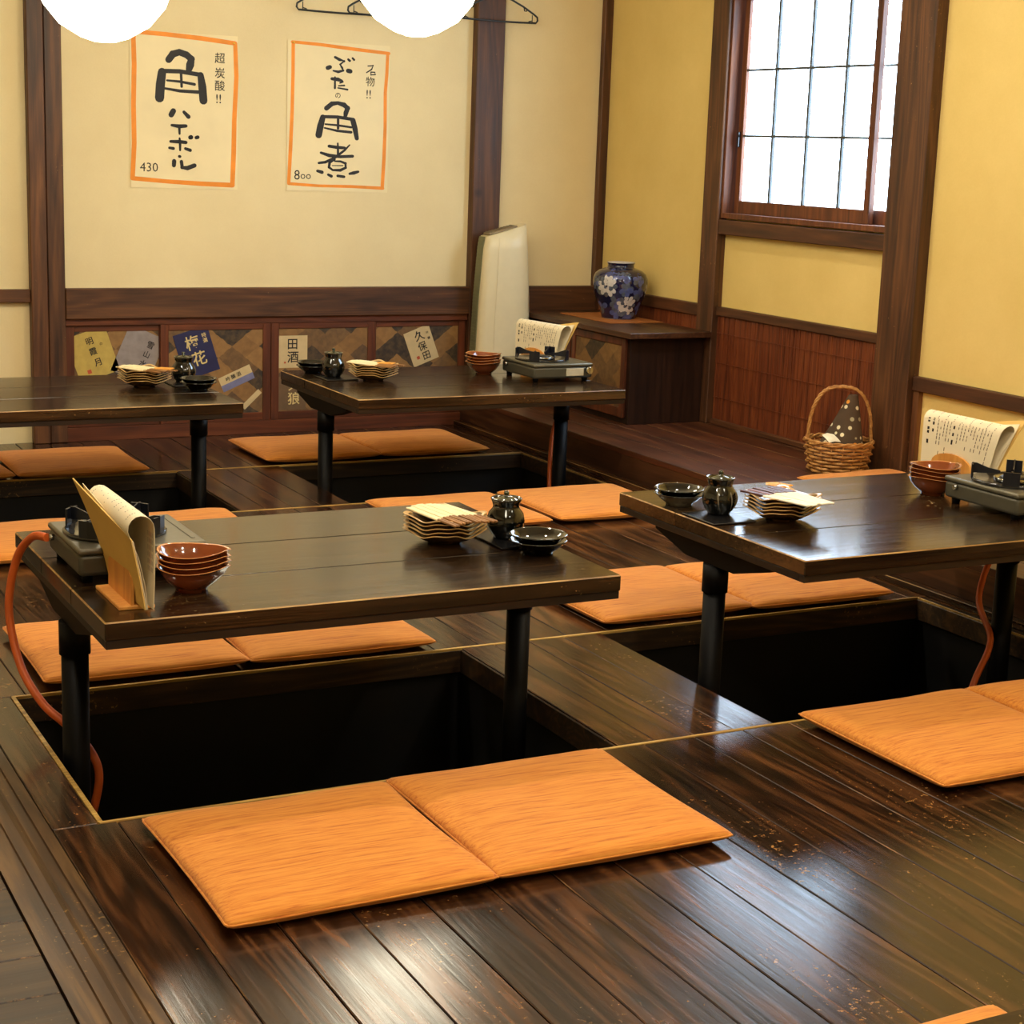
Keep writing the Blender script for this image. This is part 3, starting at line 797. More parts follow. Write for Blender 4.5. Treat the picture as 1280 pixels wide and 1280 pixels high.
def draw2(q, fn, what):
    S = lambda *p: stroke(q, [(a, b, c * INKW) for a, b, c in p], fn)
    if what == 'border':
        for p in ([(92, 65, 26), (92, 300, 26), (88, 600, 26), (78, 900, 28), (66, 1175, 26)], [(85, 60, 24), (300, 68, 26), (560, 88, 28), (840, 105, 26)],
                  [(832, 105, 24), (828, 270, 26), (818, 420, 26), (822, 700, 26), (818, 950, 28), (808, 1195, 28)], [(66, 1180, 24), (300, 1192, 22), (560, 1192, 24), (812, 1200, 26)]): stroke(q, p, fn)
    elif what == 'pin':
        c = fn(95, 68, .003); q.lathe([(.0035, 0), (.005, .002), (.004, .004), (.0001, .005)], 10, c)
    else:
        S((415, 160, 18), (450, 178, 22), (485, 188, 18), (455, 215, 14), (470, 240, 16), (478, 262, 18), (440, 275, 20), (402, 268, 12))
        S((358, 248, 30), (376, 240, 28)); S((518, 262, 32), (535, 265, 32)); S((518, 172, 16), (530, 182, 18)); S((552, 160, 14), (564, 172, 16))
        S((392, 332, 22), (440, 335, 28), (470, 345, 18)); S((416, 318, 12), (416, 405, 16)); S((455, 362, 10), (478, 352, 12)); S((445, 385, 10), (490, 380, 12)); S((440, 402, 10), (515, 412, 14))
        T(q, fn, 'の', 440, 462, .028, .01)
        S((352, 568, 34), (395, 530, 34), (440, 522, 26), (490, 535, 36), (518, 560, 38), (505, 600, 34), (500, 632, 24))
        S((295, 785, 46), (308, 710, 46), (325, 640, 38)); S((320, 636, 24), (440, 634, 24), (560, 648, 24)); S((562, 655, 38), (580, 720, 38), (596, 800, 30))
        S((345, 695, 12), (440, 700, 16), (550, 712, 16)); S((445, 650, 18), (446, 725, 18)); S((340, 725, 12), (440, 745, 18), (550, 752, 20))
        S((378, 870, 22), (440, 878, 24), (500, 880, 20)); S((446, 845, 12), (450, 940, 18)); S((540, 855, 10), (500, 900, 16), (420, 965, 20), (350, 1000, 20), (300, 1008, 18))
        S((315, 925, 18), (380, 945, 26), (470, 952, 22), (565, 945, 22))
        S((425, 975, 14), (385, 1000, 22), (380, 1040, 20), (410, 1062, 16), (470, 1062, 22), (512, 1040, 20), (510, 1005, 20), (470, 990, 16), (425, 990, 12)); S((405, 1026, 6), (490, 1024, 8))
        S((290, 1072, 20), (325, 1082, 26)); S((375, 1100, 18), (400, 1112, 22)); S((450, 1108, 20), (500, 1114, 20)); S((545, 1088, 18), (580, 1080, 26), (612, 1070, 18))
        S((675, 215, 8), (715, 210, 12), (705, 240, 10), (665, 268, 8)); S((700, 262, 9), (730, 262, 9), (735, 280, 9), (700, 285, 9), (700, 264, 9))
        T(q, fn, '物', 695, 338, .042, .004); T(q, fn, '!!', 684, 440, .05, .004)
        T(q, fn, '8', 130, 1108, .056, 0); T(q, fn, 'oo', 198, 1120, .044, 0)
E2 = (2.912 - 2.481) / 123 / 6.241
build_poster('poster', 'white poster with orange border reading ぶたの角煮 800, nearer the middle post', 50, 850, 45, 1235,
             2.481 + (355 - 368) * .0035, 1.609 + .018, E2, .00315 / 6.241, draw2)

# ------------------------------------------------------------------ coat hangers on a rod
def build_hangers():
    q = MB(); q.tube([(1.55, 0, 0), (3.29, 0, 0)], .008, 10)
    tag(q.build('hanging_rod', 'leg', loc=(0, 6.76, 1.945)), 'thin dark rod along the back wall above the posters, holding the hangers', 'rod')
    def hg():
        h = thing('coat_hanger', '', 'coat hanger')
        q = MB(); W = .178
        out = [(-W, -.002), (-W - .008, .008), (-W - .006, .022), (-W + .012, .034), (-.115, .062), (-.06, .086), (0, .105), (.06, .086), (.115, .062), (W - .012, .034), (W + .006, .022), (W + .008, .008), (W, -.002), (.1, -.004), (0, -.005), (-.1, -.004)]
        q.tube([(a, 0, b) for a, b in out], .0042, 8, closed=True)
        for s in (-1, 1):
            q.tube([(s * (W - .018), 0, -.002), (s * (W - .018), 0, .030)], .002, 6)
            q.tube([(s * .135, 0, .052), (s * .130, 0, .044), (s * .122, 0, .045), (s * .119, 0, .060)], .0028, 6)
            q.tube([(s * (W - .02), 0, .006), (s * (W - .035), 0, .002)], .0022, 6)
        q.build('frame', 'hanger', h)
        q = MB(); pts = [(0, 0, .105), (0, 0, .180)] + [(.022 * math.cos(a) - .0, 0, .208 + .022 * math.sin(a)) for a in [x * PI / 8 for x in range(-3, 9)]]
        pts = [(0, 0, .105), (0, 0, .185), (.010, 0, .196), (.017, 0, .212), (.014, 0, .228), (0, 0, .236), (-.014, 0, .228), (-.016, 0, .216)]
        q.tube(pts, .0025, 8); q.build('hook', 'chrome', h); return h
    h0 = hg()
    h0.location = (2.662, 6.76, 1.722); tag(h0, 'black plastic coat hanger, leftmost on the rod, above the poster priced 800', 'coat hanger', 'coat hangers')
    dup(h0, (2.880, 6.765, 1.722), .05, 'black coat hanger half hidden behind the right lantern, second from the left on the rod', group='coat hangers')
    dup(h0, (3.378, 6.755, 1.735), 0, 'black coat hanger hanging in front of the middle post', group='coat hangers')
build_hangers()

# ------------------------------------------------------------------ lanterns
def build_lanterns():
    def lan(loc, label, group):
        l = thing('paper_lantern', label, 'lamp', loc, 0, group)
        R = .204; n = 16
        q = MB(); prof = [(R * math.sin(PI * (.0 + 1 * k / 9)) if 0 < k < 9 else .03, -R * math.cos(PI * k / 9)) for k in range(10)]
        q.lathe(prof, n, smooth=False); q.build('shade', 'lantern', l)
        q = MB(); q.lathe([(.032, R - .002), (.032, R + .02), (.012, R + .03), (.0001, R + .03)], 16); q.build('cap', 'leg', l)
        q = MB(); q.tube([(0, 0, R + .03), (0, 0, 2.398 - loc[2])], .003, 6); q.build('cord', 'leg', l)
        return l
    a = lan((1.311, 5.2, 1.672), 'glowing white paper lantern at the top left, hanging before the highball poster', 'hanging paper lanterns')
    b = copy_tree(a); b.location = (2.308, 5.2, 1.747); tag(b, 'glowing white paper lantern at the top centre, overlapping the coat hangers', 'lamp', 'hanging paper lanterns')
    for (x, y, z) in ((.9, 1.7, 1.85), (2.5, 1.9, 1.85)):  # two more lanterns, unseen, added to light the near end
        c = copy_tree(a); c.location = (x, y, z); tag(c, 'glowing white paper lantern added out of view near the camera as extra light', 'lamp', 'added paper lanterns nearer the camera')
        for k in c.children:
            if k.name.startswith('cord'):
                k.scale = (1, 1, (2.398 - z - .234) / (2.398 - 1.672 - .234)); k.location = (0, 0, .234 * (1 - k.scale[2]))
    # unseen ceiling spots, added above the tables to brighten the room
    q = MB(); q.lathe([(.062, -.012), (.085, -.010), (.088, 0), (.062, 0), (.062, -.012)], 28, mi=0, caps=False); ring = q.mesh('added_ceiling_spot', 'purifier')
    q = MB(); q.lathe([(.0001, -.007), (.061, -.007), (.061, -.004), (.0001, -.004)], 24, smooth=False); glow = q.mesh('fill_glass', 'fill_spot')
    for x in (.35, 1.75, 3.0):
        for y in (.4, 2.3, 4.2):
            if (x, y) == (3.0, .4): continue
            c = obj('added_ceiling_spot', ring, None, (x, y, 2.4)); obj('fill_glass', glow, c); tag(c, 'round ceiling light added out of view above the tables to brighten the room', 'ceiling light', 'added ceiling lights')
build_lanterns()

# ------------------------------------------------------------------ tables
def build_table(x0, x1, y0, y1, label, lx=None, bottom=-.42):
    cx, cy = (x0 + x1) / 2, (y0 + y1) / 2
    t = thing('low_table', label, 'table', (cx, cy, bottom), 0, 'low tables over the foot wells')
    hx, hy = (x1 - x0) / 2, (y1 - y0) / 2; z = TZ - bottom
    dy = 2 * hy / 3
    for k in range(3):
        q = MB(); a = -hy + dy * k
        q.box((-hx, a + (.0008 if k else 0), -.034), (hx, a + dy - (.0008 if k < 2 else 0), 0), .0024, 0, 1)
        for f in q.bm.faces:
            cc = f.calc_center_median()
            if f.material_index == 1 and not (cc.z > -.004 and (abs(cc.x) > hx - .003 or abs(a + dy / 2) > 0 and abs(cc.y) > hy - .003)): f.material_index = 0
        o = q.build('plank', ['table', 'table_worn'], t, (0, 0, z))
    q = MB()
    q.box((-hx + .002, -hy + .0025, -.050), (hx - .002, -hy + .022, -.0345), .001); q.box((-hx + .002, hy - .022, -.050), (hx - .002, hy - .0025, -.0345), .001)
    q.box((-hx + .002, -hy + .022, -.050), (-hx + .022, hy - .022, -.0345), .001); q.box((hx - .022, -hy + .022, -.050), (hx - .002, hy - .022, -.0345), .001)
    q.box((-hx + .022, -hy + .022, -.042), (hx - .022, hy - .022, -.0345))
    q.build('under_frame', 'table_edge', t, (0, 0, z))
    for s, lxx in zip((-1, 1), lx or (x0 + .037, x1 - .037)):
        xx = lxx - cx
        q = MB(); q.prism([(-.24, -.050), (-.24, -.062), (-.10, -.098), (.10, -.098), (.24, -.062), (.24, -.050)], xx - .02, xx + .02, 'x'); q.build('cross_beam', 'leg', t, (0, 0, z))
        q = MB(); q.lathe([(.0305, z - .165), (.0305, z - .098)], 24, (xx, 0, 0)); q.lathe([(.0265, .008), (.0265, z - .165)], 24, (xx, 0, 0)); q.lathe([(.055, 0), (.055, .006), (.03, .010)], 24, (xx, 0, 0))
        q.build('leg', 'leg', t)
    return t
T1 = build_table(.717, 1.765, 2.895, 3.66, 'low dark plank table nearest the camera, menus at its left end', (.752, 1.735))
T2 = build_table(2.204, 3.25, 2.87, 3.645, 'low dark plank table at the right, basket on the platform behind it', (2.243, 3.15))
T3 = build_table(2.167, 3.204, 5.286, 6.054, 'low dark plank table in front of the white air purifier', (2.20, 3.155))
T4 = build_table(.728, 1.776, 5.31, 6.07, 'low dark plank table at the back left, cut by the frame edge', (.77, 1.742))
T0 = build_table(.728, 1.776, .42, 1.182, 'corner of a dark table poking into the bottom right corner of the frame')

# ------------------------------------------------------------------ cushions
def cushion_mesh(seed):
    rnd = random.Random(seed); N = 22; q = MB(); h = .235
    ph = [rnd.uniform(0, 6) for _ in range(6)]
    def edge(a, b):
        # a, b in -1..1; outline slightly drawn in between the corners
        pin = .007
        x = a * (h - pin * (1 - abs(b) ** 2.2) * abs(a) ** 3 * .9); y = b * (h - pin * (1 - abs(a) ** 2.2) * abs(b) ** 3 * .9)
        r = .99 if abs(a) > .97 and abs(b) > .97 else 1
        return x * r, y * r
    def hgt(a, b):
        e = (1 - abs(a) ** 5) * (1 - abs(b) ** 5)
        e = max(e, 0) ** .42
        w_ = 1 + .07 * math.sin(a * 3 + ph[0]) * math.sin(b * 2.6 + ph[1]) + .04 * math.sin(a * 7 + b * 3 + ph[2])
        return .0205 * e * w_
    top = []; bot = []
    for i in range(N + 1):
        a = math.sin((i / N * 2 - 1) * PI / 2 * .98) / math.sin(PI / 2 * .98); rt = []; rb = []
        for j in range(N + 1):
            b = math.sin((j / N * 2 - 1) * PI / 2 * .98) / math.sin(PI / 2 * .98)
            x, y = edge(a, b); g = hgt(a, b)
            zc = .0205 - .0035 * (1 - (a * a) * (b * b))
            on = i in (0, N) or j in (0, N)
            rt.append(q.bm.verts.new((x, y, zc + (0 if on else g + .0016))))
            rb.append(rt[-1] if on else q.bm.verts.new((x, y, max(0, zc - g * .95 - .0016))))
        top.append(rt); bot.append(rb)
    for i in range(N):
        for j in range(N):
            f = q.bm.faces.new((top[i][j], top[i + 1][j], top[i + 1][j + 1], top[i][j + 1])); f.smooth = True
            k = (bot[i][j], bot[i][j + 1], bot[i + 1][j + 1], bot[i + 1][j])
            if len(set(k)) == 4:
                try: f = q.bm.faces.new(k); f.smooth = True
                except ValueError: pass
    # seam cord round the edge
    ring = [top[i][0].co.copy() for i in range(N + 1)] + [top[N][j].co.copy() for j in range(1, N + 1)] + [top[i][N].co.copy() for i in range(N - 1, -1, -1)] + [top[0][j].co.copy() for j in range(N - 1, 0, -1)]
    q.tube(ring, .0022, 6, closed=True)
    return q.mesh('floor_cushion', 'cushion')
CM = [cushion_mesh(k) for k in range(4)]
def cushion(x, y, label, rz=0, z=.001, sx=1, sy=1, k=0, sz=1):
    o = obj('floor_cushion', CM[k % 4], None, (x, y, z), (0, 0, rz)); o.scale = (sx, sy, sz)
    return tag(o, label, 'cushion', 'orange floor cushions')
cushion(.997, 2.595, 'orange cushion in front of the nearest table, left of its pair, closest to the camera', .01, k=0, sy=1.0)
cushion(1.466, 2.603, 'orange cushion in front of the nearest table, right of its pair', -.005, k=1, sx=1.0, sy=1.02)
cushion(1.010, 3.905, 'orange cushion behind the nearest table, left of its pair, by the hose', .0, k=2)
cushion(1.482, 3.895, 'orange cushion behind the nearest table, right of its pair', -.01, k=3)
cushion(2.425, 3.905, 'orange cushion behind the right table, left of its pair, half covered by its corner', .01, k=1)
cushion(2.892, 3.895, 'orange cushion behind the right table, right of its pair, below the platform', -.01, k=0)
cushion(2.455, 2.645, 'orange cushion in front of the right table, whole left corner seen', .005, k=2)
cushion(2.928, 2.650, 'orange cushion in front of the right table, cut by the right frame edge', 0, k=3)
cushion(2.425, 5.04, 'orange cushion in front of the table by the purifier, left of its pair', 0, k=0)
cushion(2.925, 5.045, 'orange cushion in front of the table by the purifier, right of its pair', .0, k=1)
cushion(2.365, 6.33, 'orange cushion behind the table by the purifier, left of its pair', 0, k=3)
cushion(2.835, 6.33, 'orange cushion behind the table by the purifier, right of its pair', -.01, k=2)
cushion(1.435, 6.285, 'orange cushion behind the back left table, right of its pair', 0, k=1)
cushion(.955, 6.285, 'orange cushion behind the back left table, left of its pair at the frame edge', .02, k=0)
cushion(1.475, 5.06, 'orange cushion in front of the back left table, right end seen behind the gas stove', 0, k=2)
cushion(.985, 5.06, 'orange cushion in front of the back left table, at the left frame edge', 0, k=3)
cushion(1.455, 1.458, 'orange cushion peeping in at the bottom right corner of the frame', .0, k=1)
cushion(3.705, 4.395, 'orange cushion on the raised platform in front of the wicker basket', .06, HP + .001, k=0, sx=.88)

# ------------------------------------------------------------------ tableware
def bowl_proto():
    def sh(th, r, z):
        # one pinched pouring lip and a lightly uneven rim
        k = max(0, (r - .03) / .036); d = abs((th + PI) % (2 * PI) - PI)
        lip = math.exp(-(d / .28) ** 2)
        return r * (1 + .12 * lip * k + .02 * math.cos(3 * th + 1) * k), z + (.003 * math.cos(2 * th + .6) - .004 * lip) * k
    q = MB()
    pr = [(.030, 0), (.031, .006), (.033, .007), (.046, .018), (.057, .032), (.0635, .046), (.066, .0465), (.0645, .0475), (.061, .046), (.055, .034), (.044, .022), (.03, .013), (.0001, .011)]
    mi = [0] * 5 + [1] * 3 + [0] * 5
    q.lathe(pr, 48, shape=sh, mis=mi[:len(pr) - 1]); return q
def stack(proto, n, loc, dz, labels, group, rz=0, jit=.25, off=.0012):
    for k in range(n):
        o = proto if k == 0 and proto.get('fresh') else proto.copy()
        if o is proto: del proto['fresh']
        else: COL.objects.link(o)
        o.location = (loc[0] + random.uniform(-off, off), loc[1] + random.uniform(-off, off), loc[2] + dz * k)
        o.rotation_euler = (0, 0, rz + random.uniform(-jit, jit))
        if 'fresh' in o: del o['fresh']
        pos = ['lowest', 'second up', 'third up', 'fourth up', 'fifth up'][k] if k < n - 1 else 'topmost'
        tag(o, labels % pos, o['category'], group)
bw = bowl_proto().build('spouted_bowl', ['orange_bowl', 'bowl_rim']); bw['category'] = 'bowl'; bw['fresh'] = 1
stack(bw, 4, (.926, 3.068, TZ), .0105, 'brown spouted bowl, %s in the stack by the menus on the nearest table', 'brown spouted bowls', rz=-.25, jit=.12)
stack(bw, 4, (2.985, 3.375, TZ), .0105, 'brown spouted bowl, %s in the stack behind the stove on the right table', 'brown spouted bowls', rz=.4, jit=.3)
stack(bw, 4, (2.885, 5.80, TZ), .0105, 'brown spouted bowl, %s in the stack on the table before the purifier', 'brown spouted bowls', rz=2.6, jit=.3)

def plate_proto():
    def sh(th, r, z):
        k = max(0, min(1, (r - .035) / .05)); t2 = th - .1
        sq = 1 / max(abs(math.cos(t2)), abs(math.sin(t2))); sq = 1 + (min(sq, 1.34) - 1) * .8
        c4 = math.cos(4 * (t2 - PI / 4))
        return r * (1 + (sq - 1) * k), z + .0065 * c4 * k + .0012 * math.cos(9 * t2) * k
    q = MB(); pr = [(.036, 0), (.037, .004), (.048, .008), (.064, .016), (.0735, .0235), (.0755, .0245), (.0745, .0262), (.068, .0235), (.055, .016), (.038, .010), (.0001, .009)]
    mi = [0, 0, 0, 0, 1, 1, 1, 0, 0, 0, 0]
    q.lathe(pr, 72, shape=sh, mis=mi[:len(pr) - 1]); return q
pp = plate_proto().build('square_dish', ['plate', 'plate_rim']); pp['category'] = 'dish'; pp['fresh'] = 1
for (x, y, lab, rz) in ((1.552, 3.285, 'nearest table', .35), (2.412, 3.245, 'right table', .15),
                        (2.402, 5.725, 'table before the purifier', .1), (1.572, 5.755, 'back left table', .25)):
    stack(pp, 5, (x, y, TZ), .0085, 'wavy square brown dish, %s in the stack on the ' + lab, 'wavy square dishes', rz=rz, jit=.05)
PLZ = TZ + .0085 * 4 + .0262

def chop_proto(dark):
    c = thing('chopstick_set', '', 'chopsticks')
    q = MB(); q.box((-.0085, -.02, 0), (.0085, .115, .0042), .0012); q.build('paper_sleeve', 'sleeve_w' if dark else 'sleeve', c)
    q = MB()
    for s in (-1, 1): q.box((s * .0038 - .0032, -.092, .0002), (s * .0038 + .0032, -.019, .0052), .0012)
    q.build('chopsticks', 'chopdark' if dark else 'chopwood', c); return c
def place_chops(proto, first, cx, cy, rz, n, lab, seed):
    rnd = random.Random(seed)
    for k in range(n):
        o = proto if first and k == 0 else copy_tree(proto)
        a = (k - (n - 1) / 2); ca, sa = math.cos(rz), math.sin(rz)
        dx, dy = a * .0182, rnd.uniform(-.004, .004) - abs(a) * .002
        if k == 2: dy += .004
        o.location = (cx + dx * ca - dy * sa, cy + dx * sa + dy * ca, PLZ + .0012 - .0008 * abs(a) + (.0006 if k % 2 else 0)); o.rotation_euler = (.0, 0, rz + a * (.035 if n == 6 and seed == 2 else .012))
        pos = {0: 'leftmost', n - 1: 'rightmost'}.get(k, ['', 'second', 'third', 'fourth', 'fifth', 'sixth'][k] + ' from the left')
        tag(o, 'paper-sleeved chopsticks, %s on the %s' % (pos, lab), 'chopsticks', 'sleeved chopsticks on the dish stacks')
cl = chop_proto(False); cd_ = chop_proto(True)
place_chops(cl, True, 1.556, 3.262, .12, 6, 'nearest table', 1)
place_chops(cd_, True, 2.400, 3.215, PI + .15, 6, 'right table', 2)
place_chops(cl, False, 2.405, 5.70, .5, 5, 'table before the purifier', 3)
place_chops(cl, False, 1.575, 5.73, .5, 5, 'back left table', 4)
# small folded orange paper beside them
def fold_paper(x, y, rz, lab, z=PLZ + .006):
    q = MB(); q.prism([(-.022, -.03), (.022, -.028), (.024, .02), (.0, .036), (-.024, .022)], 0, .0016, 'z'); q.prism([(-.02, -.026), (.02, -.024), (.0, .006)], .0017, .0026, 'z')
    o = q.build('folded_paper', 'orangepaper', loc=(x, y, z)); o.rotation_euler = (.0, .0, rz); tag(o, lab, 'paper', 'folded orange papers')
fold_paper(2.465, 3.335, .4, 'small folded orange paper on the dish stack of the right table', PLZ + .0012)
fold_paper(2.435, 5.685, .8, 'small folded orange paper on the dish stack before the purifier')
fold_paper(1.625, 5.70, .9, 'small folded orange paper on the dish stack of the back left table')

def pot_proto(light):
    p = thing('lidded_pot', '', 'pot')
    q = MB(); pr = [(.026, 0), (.027, .004), (.034, .012), (.0405, .026), (.0415, .040), (.038, .055), (.030, .065), (.0285, .070), (.031, .079), (.0345, .087), (.033, .0885), (.029, .082), (.0265, .074)]
    q.lathe(pr, 40); q.build('body', 'black_glaze', p)
    q = MB(); q.lathe([(.0265, .0785), (.0285, .0805), (.027, .083), (.018, .088), (.008, .091), (.005, .093), (.0045, .095), (.0065, .098), (.005, .103), (.0001, .104)], 32); q.build('lid', 'green_glaze', p)
    if light:
        q = MB()
        for th, wd in ((-2.3, .006), (-1.45, .004), (-.7, .006), (.6, .005), (2.2, .006)):
            pts = [((r + .0004) * math.cos(th + a), (r + .0004) * math.sin(th + a), z) for r, z, a in ((.031, .0605, .02), (.0375, .054, .03), (.0413, .042, .05), (.0407, .03, .08), (.036, .015, .12))]
            q.tube(pts, [.0010, .0016, .0018, .0016, .0008], 6)
        q.build('glaze_streak', 'grey_glaze', p)
    return p
p1 = pot_proto(False); p2 = pot_proto(True)
def tray(x, y, rz, lab, w_=.06):
    q = MB(); q.box((-w_, -w_ * 1.15, 0), (w_, w_ * 1.15, .005), .0015)
    o = q.build('small_tray', 'tray', loc=(x, y, TZ + .0002)); o.rotation_euler = (0, 0, rz); tag(o, lab, 'tray', 'small black trays under pots')
tray(1.690, 3.235, .0, 'thin black tray under the pot on the nearest table')
tray(2.268, 3.295, .0, 'thin black tray under the pot on the right table')
tray(2.288, 5.80, 0, 'thin black tray under the pot before the purifier')
tray(1.722, 5.775, 0, 'thin black tray under the pot on the back left table')
ZT = TZ + .0054
p1.location = (1.685, 3.258, ZT); tag(p1, 'black glazed lidded pot on the nearest table, beside the two black bowls', 'pot', 'lidded seasoning pots')
p2.location = (2.288, 3.325, ZT); tag(p2, 'black lidded pot with pale glaze streaks on the right table', 'pot', 'lidded seasoning pots')
dup(p1, (2.283, 5.815, ZT), 0, 'black lidded pot on the table before the purifier, between bowls and dishes', group='lidded seasoning pots')
dup(p2, (1.722, 5.80, ZT), .9, 'black lidded pot with pale glaze streaks on the back left table', group='lidded seasoning pots')

def dish_proto(grey):
    def sh(th, r, z):
        k = max(0, min(1, (r - .04) / .02)); c = math.cos(12 * th)
        return r * (1 + .008 * c * k), z
    q = MB(); pr = [(.032, 0), (.033, .005), (.044, .012), (.055, .022), (.0595, .0265), (.0625, .0275), (.0615, .0300), (.058, .0295), (.052, .022), (.040, .013), (.0001, .009)]
    q.lathe(pr, 48, shape=sh, mis=([1] * 4 + [0] * 7)[:len(pr) - 1] if grey else None); return q
dk = dish_proto(False).build('black_bowl', ['black_glaze', 'grey_glaze']); dk['category'] = 'bowl'; dk['fresh'] = 1
dg_ = dish_proto(True).build('black_bowl', ['black_glaze', 'grey_glaze']); dg_['category'] = 'bowl'; dg_['fresh'] = 1
def two(x, y, lab, protos):
    for k, p in enumerate(protos):
        o = p if p.get('fresh') else p.copy()
        if 'fresh' in o: del o['fresh']
        if o is not p: COL.objects.link(o)
        o.location = (x, y, TZ + k * .0125); tag(o, ('upper' if k else 'lower') + ' of two shallow black bowls, ' + lab, 'bowl', 'shallow black bowls')
two(1.695, 3.125, 'nearest table', (dk, dk))
two(2.268, 3.468, 'back left corner of the right table', (dg_, dk))
two(2.262, 5.965, 'at the left on the table before the purifier', (dk, dk))
two(1.722, 5.625, 'at the right end of the back left table', (dk, dk))

# ------------------------------------------------------------------ gas stoves
def stove_proto():
    s = thing('gas_stove', '', 'stove'); W, D, zb, zt = .123, .13, .014, .068
    q = MB(); q.box((-W, -D, zb), (W, D, zt - .012), .008, seg=2); q.build('body', 'stove_front', s)
    q = MB(); q.box((-W - .002, -D - .002, zt - .0125), (W + .002, D + .002, zt), .005, seg=2)
    q.box((W - .020, -D + .03, zt), (W - .012, D - .03, zt + .0012), .0005)
    q.build('top_plate', 'stove', s)
    for sx in (-1, 1):
        for sy in (-1, 1):
            q = MB(); q.lathe([(.010, 0), (.012, zb + .004)], 14, (sx * (W - .02), sy * (D - .025), 0)); q.build('foot', 'leg', s)
    # pan: rounded octagonal black drip tray
    q = MB()
    def oct_(r): return [(r * math.cos(PI / 8 + k * PI / 4), r * math.sin(PI / 8 + k * PI / 4)) for k in range(8)]
    def sh(th, r, z):
        t2 = (th + PI / 8) % (PI / 4) - PI / 8
        return r * (1 + .5 * (math.cos(PI / 8) / math.cos(t2) - 1)) , z
    cx, cy = -.022, 0
    q.lathe([(.102, zt - .001), (.103, zt + .006), (.100, zt + .009), (.096, zt + .008), (.086, zt + .003), (.04, zt + .002), (.0001, zt + .002)], 40, (cx, cy, 0), shape=sh); q.build('drip_pan', 'black_metal', s)
    q = MB()
    q.lathe([(.044, zt + .004), (.046, zt + .012), (.043, zt + .013), (.041, zt + .006)], 36, (cx, cy, 0)); q.build('burner_ring', 'chrome', s)
    q = MB(); q.lathe([(.030, zt + .003), (.032, zt + .012), (.027, zt + .016), (.012, zt + .018), (.0001, zt + .018)], 30, (cx, cy, 0)); q.build('burner_head', 'cast', s)
    for k in range(4):
        a = PI / 4 + k * PI / 2; q = MB()
        q.prism([(.030, zt + .020), (.100, zt + .016), (.100, zt + .042), (.088, zt + .042), (.060, zt + .032), (.030, zt + .027)], -.0016, .0016, 'y')
        q.bm.transform(Matrix.Translation((cx, cy, 0)) @ Matrix.Rotation(a, 4, 'Z'))
        q.prism([(0, 0)] * 0 or [(cx + .101 * math.cos(a + d), cy + .101 * math.sin(a + d)) for d in (-.2, 0, .2)] + [(cx + .097 * math.cos(a + d), cy + .097 * math.sin(a + d)) for d in (.2, 0, -.2)], zt + .006, zt + .040, 'z')
        q.build('pan_support', 'cast', s)
    q = MB(); q.box((.012, -D - .0035, .022), (.084, -D + .001, .050), .001); q.build('front_plate', 'whitepanel', s, label='pale front plate')
    q = MB(); q.tube([(.104, -D - .016, .043), (.104, -D + .002, .043)], .013, 20); q.box((.1015, -D - .019, .032), (.1065, -D - .015, .054), .001); q.build('knob', 'chrome', s)
    q = MB(); q.tube([(-W - .010, D - .045, .046), (-W + .002, D - .045, .046)], .0065, 12); q.build('hose_nozzle', 'chrome', s)
    return s
st = stove_proto(); st.location = (.862, 3.302, TZ); tag(st, 'grey tabletop gas stove behind the menus on the nearest table', 'stove', 'tabletop gas stoves')
dup(st, (3.068, 3.160, TZ), 0, 'grey tabletop gas stove on the right table, cut by the frame edge', group='tabletop gas stoves')
dup(st, (3.076, 5.655, TZ), 0, 'grey tabletop gas stove on the table before the purifier', group='tabletop gas stoves')

def catmull(P, n=8):
    P = [Vector(p) for p in P]; out = []
    for i in range(len(P) - 1):
        a = P[max(i - 1, 0)]; b = P[i]; c = P[i + 1]; d = P[min(i + 2, len(P) - 1)]
        for k in range(n):
            t = k / n; out.append(.5 * ((2 * b) + (c - a) * t + (2 * a - 5 * b + 4 * c - d) * t * t + (3 * b - a - 3 * c + d) * t ** 3))
    out.append(P[-1]); return out
def hose(pts, lab):
    q = MB(); q.tube(catmull(pts), .0085, 12); tag(q.build('gas_hose', 'hose'), lab, 'hose', 'orange gas hoses')
hose([(.726, 3.387, .412), (.706, 3.43, .405), (.684, 3.48, .35), (.668, 3.49, .245), (.680, 3.45, .136), (.708, 3.385, .072), (.745, 3.345, .035), (.782, 3.325, -.008), (.802, 3.305, -.06), (.792, 3.30, -.13), (.775, 3.33, -.22), (.765, 3.36, -.405)], 'orange gas hose looping off the left end of the nearest table into the well')
hose([(3.193, 3.10, .402), (3.225, 3.12, .402), (3.270, 3.20, .392), (3.284, 3.30, .33), (3.235, 3.38, .22), (3.16, 3.36, .08), (3.10, 3.24, 0), (3.01, 3.19, -.09), (2.96, 3.18, -.22), (2.93, 3.2, -.40)], 'orange gas hose hanging behind the right leg of the right table')
hose([(3.201, 5.74, .402), (3.222, 5.76, .40), (3.236, 5.79, .36), (3.228, 5.80, .25), (3.17, 5.76, .13), (3.130, 5.70, 0), (3.11, 5.66, -.15), (3.10, 5.66, -.40)], 'orange gas hose beside the right leg of the table before the purifier')

